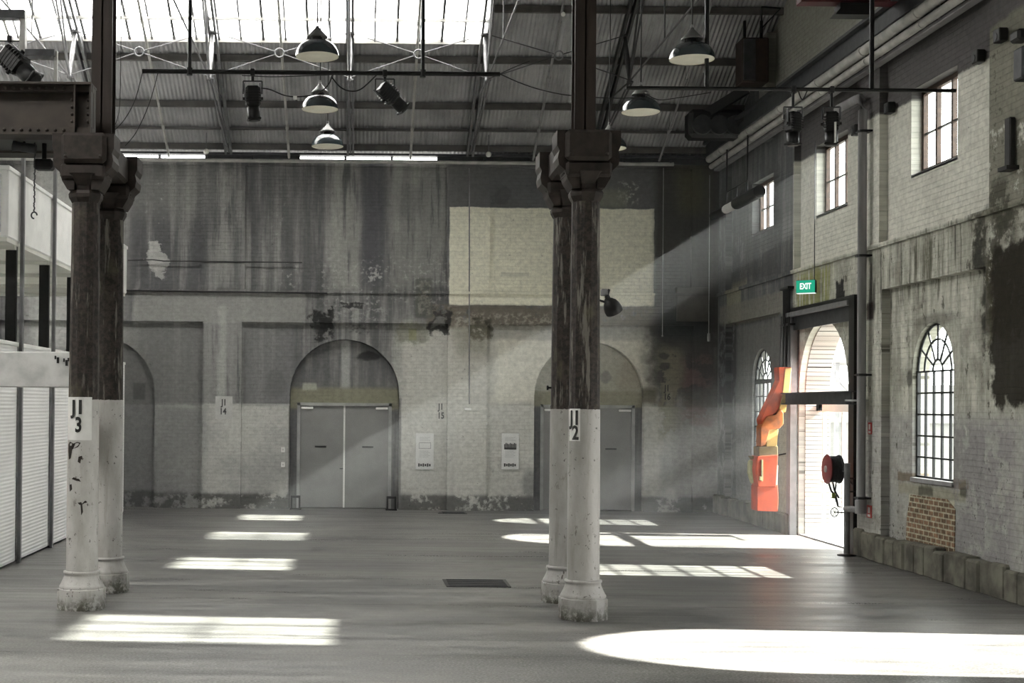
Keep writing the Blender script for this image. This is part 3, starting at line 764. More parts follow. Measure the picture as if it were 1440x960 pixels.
# trusses
def truss(X, label, mat):
    t = thing('roof_truss', (X, 23.85, 8.1), label, 'roof truss', 'roof trusses', 'structure')
    dz = .16
    for sgn, nm in ((1, 'far'), (-1, 'near')):
        def P(y, z): return (X, 23.85+sgn*(y-23.85), z)
        e = P(31.0, roofz(31.0)-dz-.02); rdg = P(23.85, 11.955-dz); mid = P(27.45, roofz(27.45)-dz)
        q1 = P(29.3, roofz(29.3)-dz); q2 = P(25.6, roofz(25.6)-dz); node = P(26.95, 8.92)
        b = MB()
        for dx in (-.06, .06): b.bar(Vector(e)+Vector((dx, 0, 0)), Vector(rdg)+Vector((dx, 0, 0)), .05, .17)
        b.build('rafter', mat, t)
        if sgn > 0 or True:
            b = MB(); b.tube([mid, Vector(mid).lerp(Vector(node), .5), node], [.03, .055, .03], 8); b.build('strut', mat, t)
            b = MB(); b.tube([e, node], .022, 6); b.tube([(e[0]+.06, e[1], e[2]), (node[0]+.06, node[1], node[2])], .022, 6); b.build('tie_rod', mat, t)
            b = MB(); b.tube([node, rdg], .02, 6); b.tube([node, q1], .02, 6); b.tube([node, q2], .02, 6); b.build('diagonal_rod', mat, t)
            b = MB(); b.sphere(node, .055, 6); b.lathe([(.10, -.02), (.10, .02)], Vector(mid)-Vector((0, 0, .03)), 12); b.build('joint_plate', mat, t)
    b = MB(); b.tube([(X, 20.75, 8.92), (X, 26.95, 8.92)], .018, 6); b.build('middle_tie', mat, t)
    b = MB(); b.tube([(X, 23.85, 8.92), (X, 23.85, 11.8)], .015, 6); b.build('king_rod', mat, t)
TX = [-8.6, -5.85, -3.05, -.25, 2.5, 5.35]
for X, l in zip(TX, ('leftmost steel roof truss, far left behind the brown girder', 'steel roof truss left of the left brown post', 'sunlit steel roof truss above the left hanging lantern', 'steel roof truss behind the middle row of pendant lamps', 'steel roof truss at the right end of the skylight', 'dark steel roof truss right of the right brown post')):
    truss(X, l, M['trussdark'] if X > 5 else M['truss'])
# sprinkler lines down the roof slope
for X, l in zip([-7.2, -4.42, -1.66, 1.13, 3.95, 6.85], ('far left pale pipe down the roof slope, behind the brown girder', 'pale pipe down the roof slope crossing the left end of the black lighting bar', 'pale pipe down the roof slope between left lantern and middle pendants', 'pale pipe down the roof slope right of the tilted lantern', 'pale pipe down the roof slope left of the right brown post', 'pale pipe down the roof slope behind the right pendant lamps')):
    b = MB(); b.tube([(X, 31.0, roofz(31)-.3), (X, 24.2, roofz(24.2)-.3)], .028, 8)
    y = 30.0
    while y > 24.5: b.tube([(X, y-.06, roofz(y)-.3+.03), (X, y+.06, roofz(y)-.3-.03)], .04, 8); b.tube([(X, y, roofz(y)-.3), (X, y, roofz(y)-.02)], .006, 4); y -= 1.5
    tag(b.build('sprinkler_pipe', M['pipe'] if X < 3 else M['midgrey']), l, 'pipe', 'sprinkler pipes on the roof slope')
# cross bracing with a ring in every bay
for i in range(5):
    xa, xb = TX[i], TX[i+1]; xm = (xa+xb)/2; ym, zm = 26.9, 9.42
    t = thing('cross_brace', (xm, ym, zm), ('wire cross brace and ring, far left bay of roof' if i == 0 else 'wire cross brace and ring left of the sunlit truss' if i == 1 else 'wire cross brace and ring just left of the middle pendant lamps' if i == 2 else 'wire cross brace and ring above the tilted lantern' if i == 3 else 'dark wire cross brace and ring just left of the right brown post'), 'brace', 'roof cross braces', 'structure')
    b = MB(); n = 16; b.tube([(xm+.09*cos(2*pi*k/n), ym, zm+.09*sin(2*pi*k/n)) for k in range(n+1)], .016, 6, False); b.build('ring', M['truss'], t)
    b = MB()
    for (x, y, z) in ((xa, 27.3, 9.95), (xb, 27.3, 9.95), (xa, 26.95, 8.95), (xb, 26.95, 8.95)):
        p = Vector((x, y, z)); d = (Vector((xm, ym, zm))-p).normalized(); b.tube([p, Vector((xm, ym, zm))-d*.09], .011, 6)
    b.build('rod', M['truss'] if i < 4 else M['trussdark'], t)
# small round lamps under the eaves
for (px, py, Y, l) in ((290, 213, 30.6, 'small white globe lamp under the eaves near the sunlit truss'), (687, 217, 30.6, 'small white globe lamp under the eaves right of the middle trusses'), (792, 20, 26.5, 'small white globe lamp high beside the right brown post')):
    x, z = onY(px, py, Y); t = thing('globe_lamp', (x, Y, z), l, 'lamp', 'small globe lamps')
    b = MB(); b.sphere((x, Y, z), .065 if py > 50 else .045, 8); b.build('globe', M['globe'], t)
    b = MB(); b.tube([(x, Y, z+.05), (x, Y, roofz(Y)-.02)], .01, 6); b.build('stem', M['truss'], t)

# ================================================================== COLUMNS
def column(x, y, mat, label, zt=5.1):
    t = thing('cast_iron_column', (x, y, 0), label, 'column', 'cast iron columns')
    b = MB(); b.lathe([(.285, 0), (.285, .235), (.26, .25)], (x, y, 0), 8, ph=pi/8, smooth=False); b.build('octagonal_base', mat, t)
    b = MB(); b.lathe([(.255, .24), (.262, .262), (.25, .28), (.225, .33), (.205, .38), (.2, .41), (.212, .415), (.212, .44), (.188, .445)], (x, y, 0), 40); b.build('base_moulding', mat, t)
    b = MB(); b.lathe([(.184, .44), (.182, 1.5), (.178, 2.42)], (x, y, 0), 40)
    b.lathe([(.178, 2.42), (.176, 2.43), (.158, 4.85)], (x, y, 0), 12, ph=pi/12, smooth=False); sh = b.build('shaft', mat, t)
    b = MB()
    b.lathe([(.165, 4.74), (.2, 4.80), (.205, 4.84), (.18, 4.88), (.19, 4.93), (.24, 5.0), (.3, 5.06)], (x, y, 0), 8, ph=pi/8, smooth=False)
    b.bbox(x-.26, x+.26, y-.24, y+.24, 5.0, 5.18, .03)
    b.build('capital', M['rust'], t)
    b = MB()      # scrolled brackets left and right
    for s_ in (-1, 1):
        pr = [(x+s_*u, z) for u, z in ((.18, 4.88), (.24, 4.98), (.27, 5.08), (.335, 5.14), (.35, 5.22), (.335, 5.30), (.36, 5.36), (.36, 5.53), (.1, 5.53), (.1, 4.88))]
        b.prism(pr if s_ > 0 else pr[::-1], 'Y', y-.2, y+.2)
    b.build('bracket', M['rust'], t)
    return t, sh
CL = [(-3.23, 15.85), (-3.20, 17.3)]; CR = [(2.57, 15.42), (2.55, 16.75)]
# keep each pair a tight unit
tl, _ = column(*CL[0], M['col_l'], 'front left column with stencilled number 3 and large paint chips')
tl2, _ = column(*CL[1], M['col_l'], 'left rear column, mostly hidden behind the one stencilled 3')
tr, _ = column(*CR[0], M['col_r'], 'front right column with stencilled number 2 on white paint')
tr2, _ = column(*CR[1], M['col_r'], 'right rear column, left of and behind the one stencilled 2')
for k, (a, c, w) in enumerate(((CL[0], CL[1], 'left'), (CR[0], CR[1], 'right'))):
    xm = (a[0]+c[0])/2
    b = MB(); b.bbox(xm-.26, xm+.26, a[1]-.28, c[1]+.26, 5.18, 5.53, .04)
    for yy in (a[1]-.285,):
        for xx in (-.2, .2):
            b.sphere((xm+xx, yy, 5.25), .02, 4)
    tag(b.build('cross_head', M['rust']), 'rusty cast iron head block joining the tops of the %s pair of columns' % w, 'column head', 'column head blocks')
    px = xm+(.04 if w == 'left' else .085); yc = (a[1]+c[1])/2; y0 = yc-.13; y1 = yc+.13; wd = .125
    t = thing('steel_stanchion', (px, yc, 5.53), 'dark brown riveted steel post above the %s pair of columns' % w, 'post', 'brown steel posts')
    b = MB(); b.box(px-wd, px+wd, y0, y0+.02, 5.55, 8.2); b.box(px-wd, px+wd, y1-.02, y1, 5.55, 8.2); b.box(px-.01, px+.01, y0, y1, 5.55, 8.2); b.build('section', M['brownpost'], t)
    b = MB(); b.box(px-wd-.04, px+wd+.04, y0-.03, y1+.03, 5.53, 5.56); b.build('base_plate', M['brownpost'], t)

def wrap_text(t, x, y, r, ang, z, size, parent, mat, sx=.62):
    vs, fs = text2d(t, size, sx)
    # text on the curved shaft, facing the hall
    b = MB(); n_ = 0; b.add([(x+(r)*sin(ang+u/r), y-(r)*cos(ang+u/r), z+v) for u, v in vs], fs, False)
    return b.build('stencil_lettering', mat, parent)
wrap_text('J1', *CL[0], .189, -.16, 2.345, .225, tl, M['stencil'], 1.0); wrap_text('3', *CL[0], .189, -.12, 2.14, .24, tl, M['stencil'], .75)
wrap_text('J1', *CR[0], .189, -.76, 2.275, .225, tr, M['stencil'], .9); wrap_text('2', *CR[0], .189, -.72, 2.105, .22, tr, M['stencil'], .8)
def wrap_patch(x, y, r, a0, a1, z0, z1, parent, mat, name='paint_patch', label=None):
    b = MB(); n = 8; vs = []
    for i in range(n+1):
        a = a0+(a1-a0)*i/n
        for z in (z0, z1): vs.append((x+r*sin(a), y-r*cos(a), z))
    b.add(vs, [(2*i, 2*i+1, 2*i+3, 2*i+2) for i in range(n)], True); return b.build(name, mat, parent, label)
M['patch'] = plain('fresh_white_patch', (.62, .62, .60), .6, 0, .06, 10)
wrap_patch(*CL[0], .1815, -1.2, .75, 1.97, 2.47, tl, M['patch'], label='clean white painted patch behind the stencil')
wrap_patch(*CR[0], .1815, -1.3, -.42, 2.02, 2.385, tr, M['patch'], label='clean white painted patch behind the stencil')
# chipped paint
def chip(x, y, r, ang, z, pts, parent):
    b = MB(); vs = [(x+r*sin(ang+u/r), y-r*cos(ang+u/r), z+v) for u, v in pts]
    b.add(vs, [tuple(range(len(vs)))], False); b.build('paint_chip', M['brownpost'], parent)
chip(*CL[0], .1845, -.45, 1.86, [(-.10, -.02), (-.095, .06), (-.06, .09), (.0, .07), (.05, .09), (.09, .08), (.06, .03), (.0, .01), (-.02, .0), (-.04, -.10), (-.08, -.12)], tl)
chip(*CL[0], .1845, .02, 1.74, [(-.03, -.02), (-.02, .04), (.02, .05), (.03, .0), (.01, .01), (0, -.04)], tl)
chip(*CL[0], .1845, -.25, 1.52, [(-.06, .0), (-.03, .02), (.04, .0), (.06, -.03), (.0, -.02)], tl)
chip(*CL[0], .1845, -.62, 1.42, [(-.02, -.05), (-.03, .03), (.01, .04), (.02, -.02)], tl)
chip(*CL[0], .1845, .12, 1.22, [(-.08, .02), (-.02, .03), (.05, .05), (.07, .03), (.01, .01), (.02, -.08), (.0, -.12), (-.01, .0)], tl)

# riveted girders
def girder(y, label, x1=-3.17):
    t = thing('riveted_girder', (-8, y, 5.54), label, 'girder', 'riveted girders')
    z0, z1 = 5.54, 6.16
    b = MB(); b.box(-14, x1, y-.01, y+.01, z0, z1); b.build('web', M['rust2'], t)
    b = MB(); b.box(-14, x1, y-.17, y+.17, z1-.025, z1); b.box(-14, x1, y-.10, y-.01, z1-.1, z1-.025); b.build('flange', M['rust2'], t)
    b = MB(); b.box(-14, x1, y-.17, y+.17, z0, z0+.025); b.box(-14, x1, y-.10, y-.01, z0+.025, z0+.1); b.build('flange', M['rust2'], t)
    for x in (x1-.015, x1-.2, x1-2.2, x1-4.2):
        b = MB(); b.box(x-.01, x+.01, y-.15, y+.15, z0+.025, z1-.025); x -= .045; b.box(x-.035, x+.035, y-.025, y-.01, z0+.03, z1-.03); b.build('stiffener', M['rust2'], t)
    if y < 16.5:
        Rm = Matrix.Rotation(pi/2, 3, 'X'); pr = [(.023, 0), (.019, .014), (.006, .022)]
        def riv(x, yy, z): b = MB(); b.lathe(pr, (x, yy, z), 6, m=Rm); b.build('rivet', M['rust2'], t)
        x = x1-.33
        while x > -4.5:
            for z in (z0+.065, z1-.065): riv(x, y-.10, z)
            x -= .1
        for xx in (x1-.06, x1-.25):
            for k in range(6): riv(xx, y-.025, z0+.1+k*.085)
    return t
girder(15.95, 'front brown riveted steel girder resting on the left front column head')
girder(17.15, 'rear dark riveted steel girder behind the front girder, on the left rear column')
b = MB(); b.box(-14, -3.45, 16.13, 16.97, 5.57, 5.6); b.build('deck_plate', M['blk']); tag(bpy.data.objects['deck_plate'], 'dark steel deck plate spanning between the two riveted girders', 'deck plate')

# ================================================================== LIGHTING BARS
def lantern(px, py, Y, ang, bend, barz, label, scale=1.0, mat=None, group='theatre lanterns'):
    x, z = onY(px, py, Y)
    t = thing('theatre_lantern', (x, Y, z), label, 'stage light', group)
    m = Matrix.Translation((x, Y, z)) @ Matrix.Rotation(bend, 4, 'Z') @ Matrix.Rotation(ang, 4, 'Y') @ Matrix.Scale(scale, 4)
    k = M['blk']
    b = MB(m); b.bbox(-.095, .095, -.09, .09, -.2, .08, .03)
    for i in range(5): b.box(-.1, .1, -.094, .094, .0-i*.035, .008-i*.035)
    b.build('lamp_house', k, t)
    b = MB(m); b.lathe([(.07, -.38), (.085, -.37), (.085, -.2), (.06, -.2)], (0, 0, 0), 16); b.bbox(-.09, .09, -.085, .085, -.37, -.34, .01); b.build('lens_tube', k, t)
    for s_ in (-1, 1): b = MB(m); b.box(s_*.11, s_*.1, -.02, .02, -.12, .12); b.build('side_rail', M['dkgrey'], t)
    for s_ in (-1, 1): b = MB(m); b.tube([(s_*.1, 0, -.08), (s_*.135, 0, -.08)], .02, 8); b.build('knob', M['blk'], t)
    b = MB(); yz = z+.15*scale
    for s_ in (-1, 1): b.tube([(x+s_*.125*scale, Y, z-.02), (x+s_*.125*scale, Y, yz)], .01, 6)
    b.tube([(x-.125*scale, Y, yz), (x+.125*scale, Y, yz)], .01, 6); b.build('yoke', M['dkgrey'], t)
    b = MB(); b.tube([(x, Y, yz), (x, Y, barz)], .02, 8); b.bbox(x-.03, x+.03, Y-.05, Y+.05, barz-.05, barz+.04, .01); b.build('clamp', k, t)
    return t
YL = 17.9; xa, zl = onY(200, 101, YL); xb, zl2 = onY(703, 103.5, YL); zl = (zl+zl2)/2
t = thing('lighting_bar', ((xa+xb)/2, YL, zl), 'long black lighting bar hung across the left and middle of the hall', 'lighting bar', 'lighting bars')
b = MB(); b.tube([(xa, YL, zl), (xb, YL, zl)], .03, 10); b.build('bar', M['blk'], t)
for px in (267, 595):
    x, _ = onY(px, 50, YL); b = MB(); b.tube([(x, YL, zl), (x, YL, roofz(YL)-.01)], .026, 8); b.lathe([(.04, -.05), (.04, .05)], (x, YL, zl), 10); b.build('drop_pipe', M['blk'], t)
lantern(355, 130, YL, R(-4), R(10), zl, 'black theatre lantern pointing straight down from the left lighting bar')
lantern(541, 127, YL, R(-52), R(25), zl, 'black theatre lantern tilted to the right on the middle of the bar')
YK = 18.4; xa, za = onY(880, 128, YK); xb, zb = onY(1344, 123, YK)
zk = (za+zb)/2
t = thing('lighting_bar', ((xa+xb)/2, YK, zk), 'thin black lighting bar hung towards the right wall windows', 'lighting bar', 'lighting bars')
b = MB(); b.tube([(xa, YK, zk), (xb, YK, zk)], .026, 10); b.build('bar', M['blk'], t)
for px in (994, 1226):
    x, _ = onY(px, 50, YK); b = MB(); b.tube([(x, YK, zk), (x, YK, roofz(YK)-.01)], .034 if px > 1000 else .03, 8); b.build('drop_pipe', M['blk'], t)
lantern(1115, 166, YK, R(0), R(30), zk, 'black theatre lantern hanging vertically in front of the dark pier')
LS = lantern(1169, 166, YK, R(0), R(-20), zk, 'black theatre lantern hanging in front of the middle upper window')
b = MB(); x, z = onY(1176, 185, YK-.15); b.box(x-.012, x+.012, YK-.12, YK-.1, z-.14, z+.14)
b.build('bright_slot', M['white'], LS, 'narrow white strip')
# work lamp on the right column
x, z = onY(860, 430, 16.2)
t = thing('clip_lamp', (x, 16.2, z), 'black bell-shaped clip lamp clamped to the right column', 'lamp')
m = Matrix.Translation((x, 16.2, z)) @ Matrix.Rotation(R(-30), 4, 'Y') @ Matrix.Rotation(R(20), 4, 'X')
b = MB(m); b.lathe([(.105, -.09), (.108, -.05), (.1, .0), (.08, .05), (.05, .085), (.03, .1), (.03, .14)], (0, 0, 0), 24); b.build('shade', M['blk'], t)
b = MB(); x0 = CR[0][0]+.16
b.tube([(x0-.03, 16.2, z+.12), (x-.06, 16.2, z+.04)], .014, 6); b.tube([(x-.08, 16.2, z+.03), (x-.03, 16.2, z+.2)], .016, 6); b.build('arm', M['blk'], t)
b = MB(); b.bbox(x0-.06, x0+.06, 16.14, 16.26, z+.08, z+.16, .01); b.build('clamp', M['dkgrey'], t)
b = MB(); b.bbox(x-.13, x-.05, 16.16, 16.24, z+.12, z+.2, .01); b.build('junction_box', M['grey'], t)
# bolt on right column
b = MB(); xx, zz = onY(770, 545, 16.75); b.tube([(xx, 16.75, zz), (CR[1][0]-.15, 16.75, zz)], .014, 6); b.lathe([(.03, -.01), (.03, .01)], (xx, 16.75, zz), 8, m=Matrix.Rotation(pi/2, 3, 'Y')); b.build('projecting_bolt', M['blk'], tr2)

# floodlights by the girder
x, z = onY(62, 231, 16.5)
t = thing('floodlight', (x, 16.5, z), 'small black floodlight hanging under the riveted girders', 'floodlight')
b = MB(); b.bbox(x-.115, x+.115, 16.42, 16.6, z-.07, z+.06, .025); b.build('housing', M['blk'], t)
b = MB(); b.tube([(x, 16.5, z+.05), (x, 16.5, 5.67)], .03, 8); b.build('bracket', M['blk'], t)
x, z = onY(34, 207, 16.4)
t = thing('floodlight', (x, 16.4, z), 'dark grey cylindrical lamp tucked under the riveted girders', 'floodlight')
b = MB(); b.tube([(x-.13, 16.4, z+.02), (x-.08, 16.4, z+.01), (x+.14, 16.4, z-.02)], [.075, .055, .06], 12); b.build('housing', M['dkgrey'], t)
b = MB(); b.tube([(x, 16.4, z), (x, 16.4, 5.67)], .018, 6); b.build('bracket', M['blk'], t)
# chain
x, z0 = onY(48, 305, 16.45); _, z1 = onY(48, 240, 16.45)
b = MB(); z = z0+.06
while z < 5.66: b.tube([(x, 16.45, z), (x+.006*(1 if int(z*50) % 2 else -1), 16.45, z+.03)], .009, 5); z += .028
b.tube([(x+.035*cos(a), 16.45, z0+.02+.04*sin(a)) for a in [k*pi/6 for k in range(10)]], .01, 6)
tag(b.build('hanging_chain', M['dkgrey']), 'thin chain with a hook hanging under the left girders', 'chain')

# upper left lantern and steel frame
t = lantern(14, 80, 17.2, R(-48), R(-20), onY(14, 55, 17.2)[1], 'black theatre lantern tilted over the left end of the brown girder', 1.35)
fz0 = 6.16
x1_, zt = onY(33, 16, 17.2)
t = thing('goalpost_stand', (x1_, 17.2, fz0), 'pale steel goalpost frame standing on the left girder top', 'steel frame')
b = MB(); b.box(x1_-.035, x1_+.035, 17.15, 17.25, fz0, zt); b.build('post', M['pipe'], t)
b = MB(); b.box(-7, x1_+.03, 17.12, 17.28, zt-.1, zt); b.build('crossbar', M['dkgrey'], t)
x2_, zt2 = onY(79, 72, 17.2)
t = thing('goalpost_stand', (x2_, 17.2, fz0), 'low grey steel frame on the girder beside the left brown post', 'steel frame')
b = MB(); b.box(x2_-.02, x2_+.02, 17.17, 17.23, fz0, zt2); b.build('post', M['pipe'], t)
b = MB(); b.box(x1_+.05, x2_, 17.1, 17.3, zt2-.08, zt2); b.build('crossbar', M['dkgrey'], t)

# cables
def cable(pts, r, label, Y=17.5, mat='cable', cat='cable'):
    P = [Vector((onY(a, c, Y)[0], Y, onY(a, c, Y)[1])) for a, c in pts]
    S = []
    for i in range(len(P)-1):
        p0 = P[max(i-1, 0)]; p1 = P[i]; p2 = P[i+1]; p3 = P[min(i+2, len(P)-1)]
        for k in range(6):
            u = k/6; S.append(.5*((2*p1)+(p2-p0)*u+(2*p0-5*p1+4*p2-p3)*u*u+(3*p1-p0-3*p2+p3)*u**3))
    S.append(P[-1]); b = MB(); b.tube(S, r, 6)
    return tag(b.build('hanging_cable', M[mat]), label, cat, 'hanging cables')
cable([(200, 103), (190, 140), (175, 168), (158, 186)], .006, 'thin cable looping from the left bar end to the column head')
cable([(222, 103), (210, 145), (192, 185), (176, 205)], .006, 'thin cable looping lower beside the left column head, right of the other', 17.6)
cable([(170, 0), (170, 60), (168, 150), (160, 180)], .005, 'thin cable dropping straight beside the left brown post', 17.3)
cable([(367, 124), (380, 126), (400, 134), (420, 136), (445, 132), (461, 120), (468, 104)], .009, 'drooping cable from the left lantern to the bar', YL)
cable([(466, 108), (478, 122), (492, 128), (508, 125), (530, 105)], .009, 'drooping cable between middle pendants and tilted lantern', YL)
cable([(340, 106), (380, 108), (420, 107), (470, 105)], .006, 'slack cable strung just under the left lighting bar', YL-.05)
cable([(703, 104), (730, 116), (760, 126), (800, 134), (860, 138), (900, 137)], .007, 'slack cable from the left bar end to the right lighting bar', 17.9)
cable([(703, 104), (722, 95), (745, 86)], .006, 'short cable rising from the right end of the left bar', 17.9)
cable([(905, 130), (925, 140), (950, 138), (1000, 130)], .006, 'slack cable hanging under the right lighting bar', YK-.04)
cable([(1122, 126), (1128, 140), (1135, 128)], .008, 'short looped cable above the lanterns on the right bar', YK-.04)
x, z = onY(415, 137, YL-.02); b = MB(); b.bbox(x-.025, x+.025, YL-.04, YL, z-.025, z+.02, .005); tag(b.build('cable_tag', M['white']), 'small white connector on the drooping cable near left lantern', 'connector')

# ================================================================== PENDANTS
def pendant(x, y, z, label):
    t = thing('pendant_lamp', (x, y, z), label, 'pendant lamp', 'dome pendant lamps')
    b = MB(); prof = [(.31, .0), (.308, .03), (.295, .08), (.265, .14), (.215, .19), (.15, .22), (.11, .23)]
    b.lathe([(r_, zz+.0) for r_, zz in prof]+[(.105, .226)], (x, y, z), 40); 
    # open dome: drop the closing disc at the rim
    b.f = b.f[:-2]; b.mi = b.mi[:-2]; b.sm = b.sm[:-2]
    sh = b.build('shade', M['shade'], t)
    b = MB(); b.lathe([(r_-.006, zz) for r_, zz in prof[:-1]]+[(.001, .215)], (x, y, z), 40); b.f = [f for f in b.f if len(f) == 4]; b.mi = b.mi[:len(b.f)]; b.sm = b.sm[:len(b.f)]
    b.build('enamel_lining', M['enamel'], t, 'white inside of the shade')
    b = MB(); b.lathe([(.30, .012), (.285, .004), (.02, .002)], (x, y, z), 40); b.build('glass_cover', M['enamel'], t, 'pale round cover across the shade mouth')
    b = MB(); b.lathe([(.07, .225), (.07, .30)], (x, y, z), 16)
    for k in range(4): a = k*pi/2+.4; b.tube([(x+.11*cos(a), y+.11*sin(a), z+.22), (x+.11*cos(a), y+.11*sin(a), z+.29)], .008, 5)
    b.build('neck', M['blk'], t)
    b = MB(); b.lathe([(.145, .275), (.148, .29), (.12, .315), (.07, .37), (.03, .415), (.02, .44)], (x, y, z), 24); b.build('cap', M['cap'], t)
    b = MB(); n = 10; b.tube([(x+.022*cos(2*pi*k/n), y, z+.46+.025*sin(2*pi*k/n)) for k in range(n+1)], .006, 5, False); b.build('hook', M['chrome'], t)
    b = MB(); b.tube([(x, y, z+.48), (x, y, roofz(y)-.02)], .010, 6); b.build('suspension_cable', M['cable'], t)
    return t
for (px, py, y, l) in ((446, 80, 19.1, 'nearest and largest of three dome pendants in the middle row, above the bar'), (450, 154, 22.4, 'middle dome pendant of three in the middle row, just below the bar'), (460.5, 206, 25.9, 'lowest and smallest dome pendant of three in the middle row'),
                       (973, 84, 18.45, 'largest dome pendant of the right row, partly behind a black drop pipe'), (901, 158, 21.5, 'dome pendant of the right row below the start of the right bar'), (857, 209, 24.6, 'dome pendant half hidden behind the right column head')):
    x, z = onY(px, py, y); pendant(x, y, z, l)

# ================================================================== LEFT SIDE: white modular rooms
XM = -5.13
def yat(px, X=XM): return onX(px, 560, X)[0]
YE = 29.5
GY = [18.1, yat(25), yat(70.5)]
GY.append(2*GY[2]-GY[1]); GY.append(2*GY[3]-GY[2]); GY.append(YE)
t = thing('white_cabin', (XM-1.5, 24, 0), 'long white ribbed cabin along the left side on the floor', 'cabin')
b = MB(); b.box(-8.2, XM-.06, GY[0]+.02, YE-.02, 0.0, 3.22); b.build('shell', M['blk'], t, 'dark core seen in the gaps')
for a, c in zip(GY[:-1], GY[1:]):
    b = MB(); b.bbox(XM-.06, XM, a+.055, c-.055, .03, 3.24, .008); b.build('wall_panel', M['cladding'], t)
b = MB(); b.bbox(-8.2, XM+.02, GY[0], YE+.02, 3.24, 3.30, .01); b.build('roof_edge', M['white'], t)
b = MB(); b.bbox(-8.2, XM, YE-.02, YE+.04, .03, 3.24, .01); b.build('end_panel', M['cladding'], t)
# upper cabin
y0u = onX(11, 336, XM)[0]; zbu = onX(11, 336, XM)[1]; ztu = onX(75, 277, XM)[1]
t = thing('upper_cabin', (XM-1.5, 24, zbu), 'raised white box cabin on dark posts above the left floor cabin', 'cabin')
b = MB(); b.bbox(-8.2, XM, y0u, YE+.15, zbu+.03, ztu, .02); b.build('shell', M['white'], t)
b = MB(); b.bbox(-8.25, XM+.02, y0u-.02, YE+.17, ztu-.05, ztu+.02, .01); b.build('top_rail', M['white'], t)
b = MB(); b.box(-8.1, XM-.02, y0u+.02, YE+.1, zbu-.03, zbu+.03)
for k in range(5): y = y0u+.5+k*2.2; b.box(-8.1, XM-.03, y, y+.12, zbu-.09, zbu-.03)
b.build('underside', M['soffit'], t)
b = MB(); b.bbox(-8.0, XM-.1, y0u-.03, y0u+.02, zbu+.1, ztu-.1, .01); b.build('perforated_panel', panel_mat('perforated_panel', (.6, .6, .59), .09), t)
for i, gy in enumerate(GY[1:4]):
    b = MB(); b.box(XM-.2, XM-.04, gy-.02, gy+.06, 3.30, zbu-.03); b.build('support_post', M['blk'], t)
for i, gy in enumerate(GY[1:3]):
    b = MB(); b.box(XM+.02, XM+.07, gy-.04, gy+.04, 0, onX((30, 76)[i], 190, XM)[1])
    tag(b.build('steel_post', M['grey']), 'slim grey steel post before the white cabins, %s of the two' % ('nearer the left picture edge' if i == 0 else 'nearer the left columns'), 'post', 'slim grey posts')
# horizontal board beam in front of the cabin
xr_, zb_ = onY(98, 545, 16.55); _, zt_ = onY(98, 495, 16.55)
b = MB(); b.bbox(-9.5, -3.37, 16.48, 16.62, zb_, zt_, .012)
t = b.build('boarding_beam', plain('grey_white_concrete_beam', (.47, .47, .455), .8, 0, .3, 2.5)); tag(t, 'wide pale grey concrete beam running left from between the left columns', 'beam')
b = MB()
for k in range(14):
    x = -3.62+.022*k*1.2-.1; z = zt_-.06-.015*(k % 3)-.004*k
    if k not in (2, 3): b.box(x, x+.02+.01*(k % 2), 16.474, 16.482, z-.03*(1+k % 2), z+.012)
b.build('scrawled_mark', M['stencil'], t, 'black scribbled marks')
# unseen left wall, and a south wall added to shut out sky light
b = MB(); b.box(-15, 9, -8.6, -8.2, 0, 8.3); struct(b.build('wall_south', M['plaster']))
b = MB(); b.box(-15, -14.5, -8.2, 31.8, 0, 12); struct(b.build('wall_left', M['plaster']))

# ================================================================== RIGHT WALL SERVICES
def along(name, X, Z, r, y0, y1, mat, label, cat='pipe', box=None, group='pipes along the right wall top'):
    b = MB()
    if box: b.bbox(X-box[0]/2, X+box[0]/2, y0, y1, Z-box[1]/2, Z+box[1]/2, .01)
    else:
        b.tube([(X, y0, Z), (X, y1, Z)], r, 14); y = y0+1
        while y < y1: b.tube([(X, y-.04, Z), (X, y+.04, Z)], r*1.12, 14); b.tube([(X, y, Z+r), (XP+.05, y, Z+r+.03)], .012, 5); y += 2.1
    return tag(b.build(name, mat), label, cat, group)
def zat(px, py, X): return onX(px, py, X)[1]
XA = 8.0
along('service_pipe', XA, zat(1225, 64, XA), .085, 10, 31.0, M['pipe'], 'upper thick pale pipe running along the top of the right wall')
along('service_pipe', XA+.05, zat(1225, 82, XA+.05), .062, 10, 31.0, M['pipe'], 'lower thick pale pipe running along the top of the right wall')
along('service_pipe', XA+.12, zat(1180, 92, XA+.12)+.02, .045, 20.2, 31.0, M['downpipe'], 'thinner grey pipe just under the thick pale pipes')
along('gutter_channel', 8.2, zat(1225, 96, 8.2), .0, 10, 31.1, M['downpipe'], 'narrow pale channel fixed below the wall-top pipes', 'channel', (.14, .06), None)
b = MB(); zr = zat(1225, 44, 7.95)
b.bbox(7.9, 8.0, 9, 31.0, zr-.14, zr+.14, .01); b.box(7.8, 8.12, 9, 31.0, zr+.12, zr+.17)
tag(b.build('crane_rail', M['dkgrey']), 'dark steel crane rail running above the pale pipes on the right', 'crane rail')
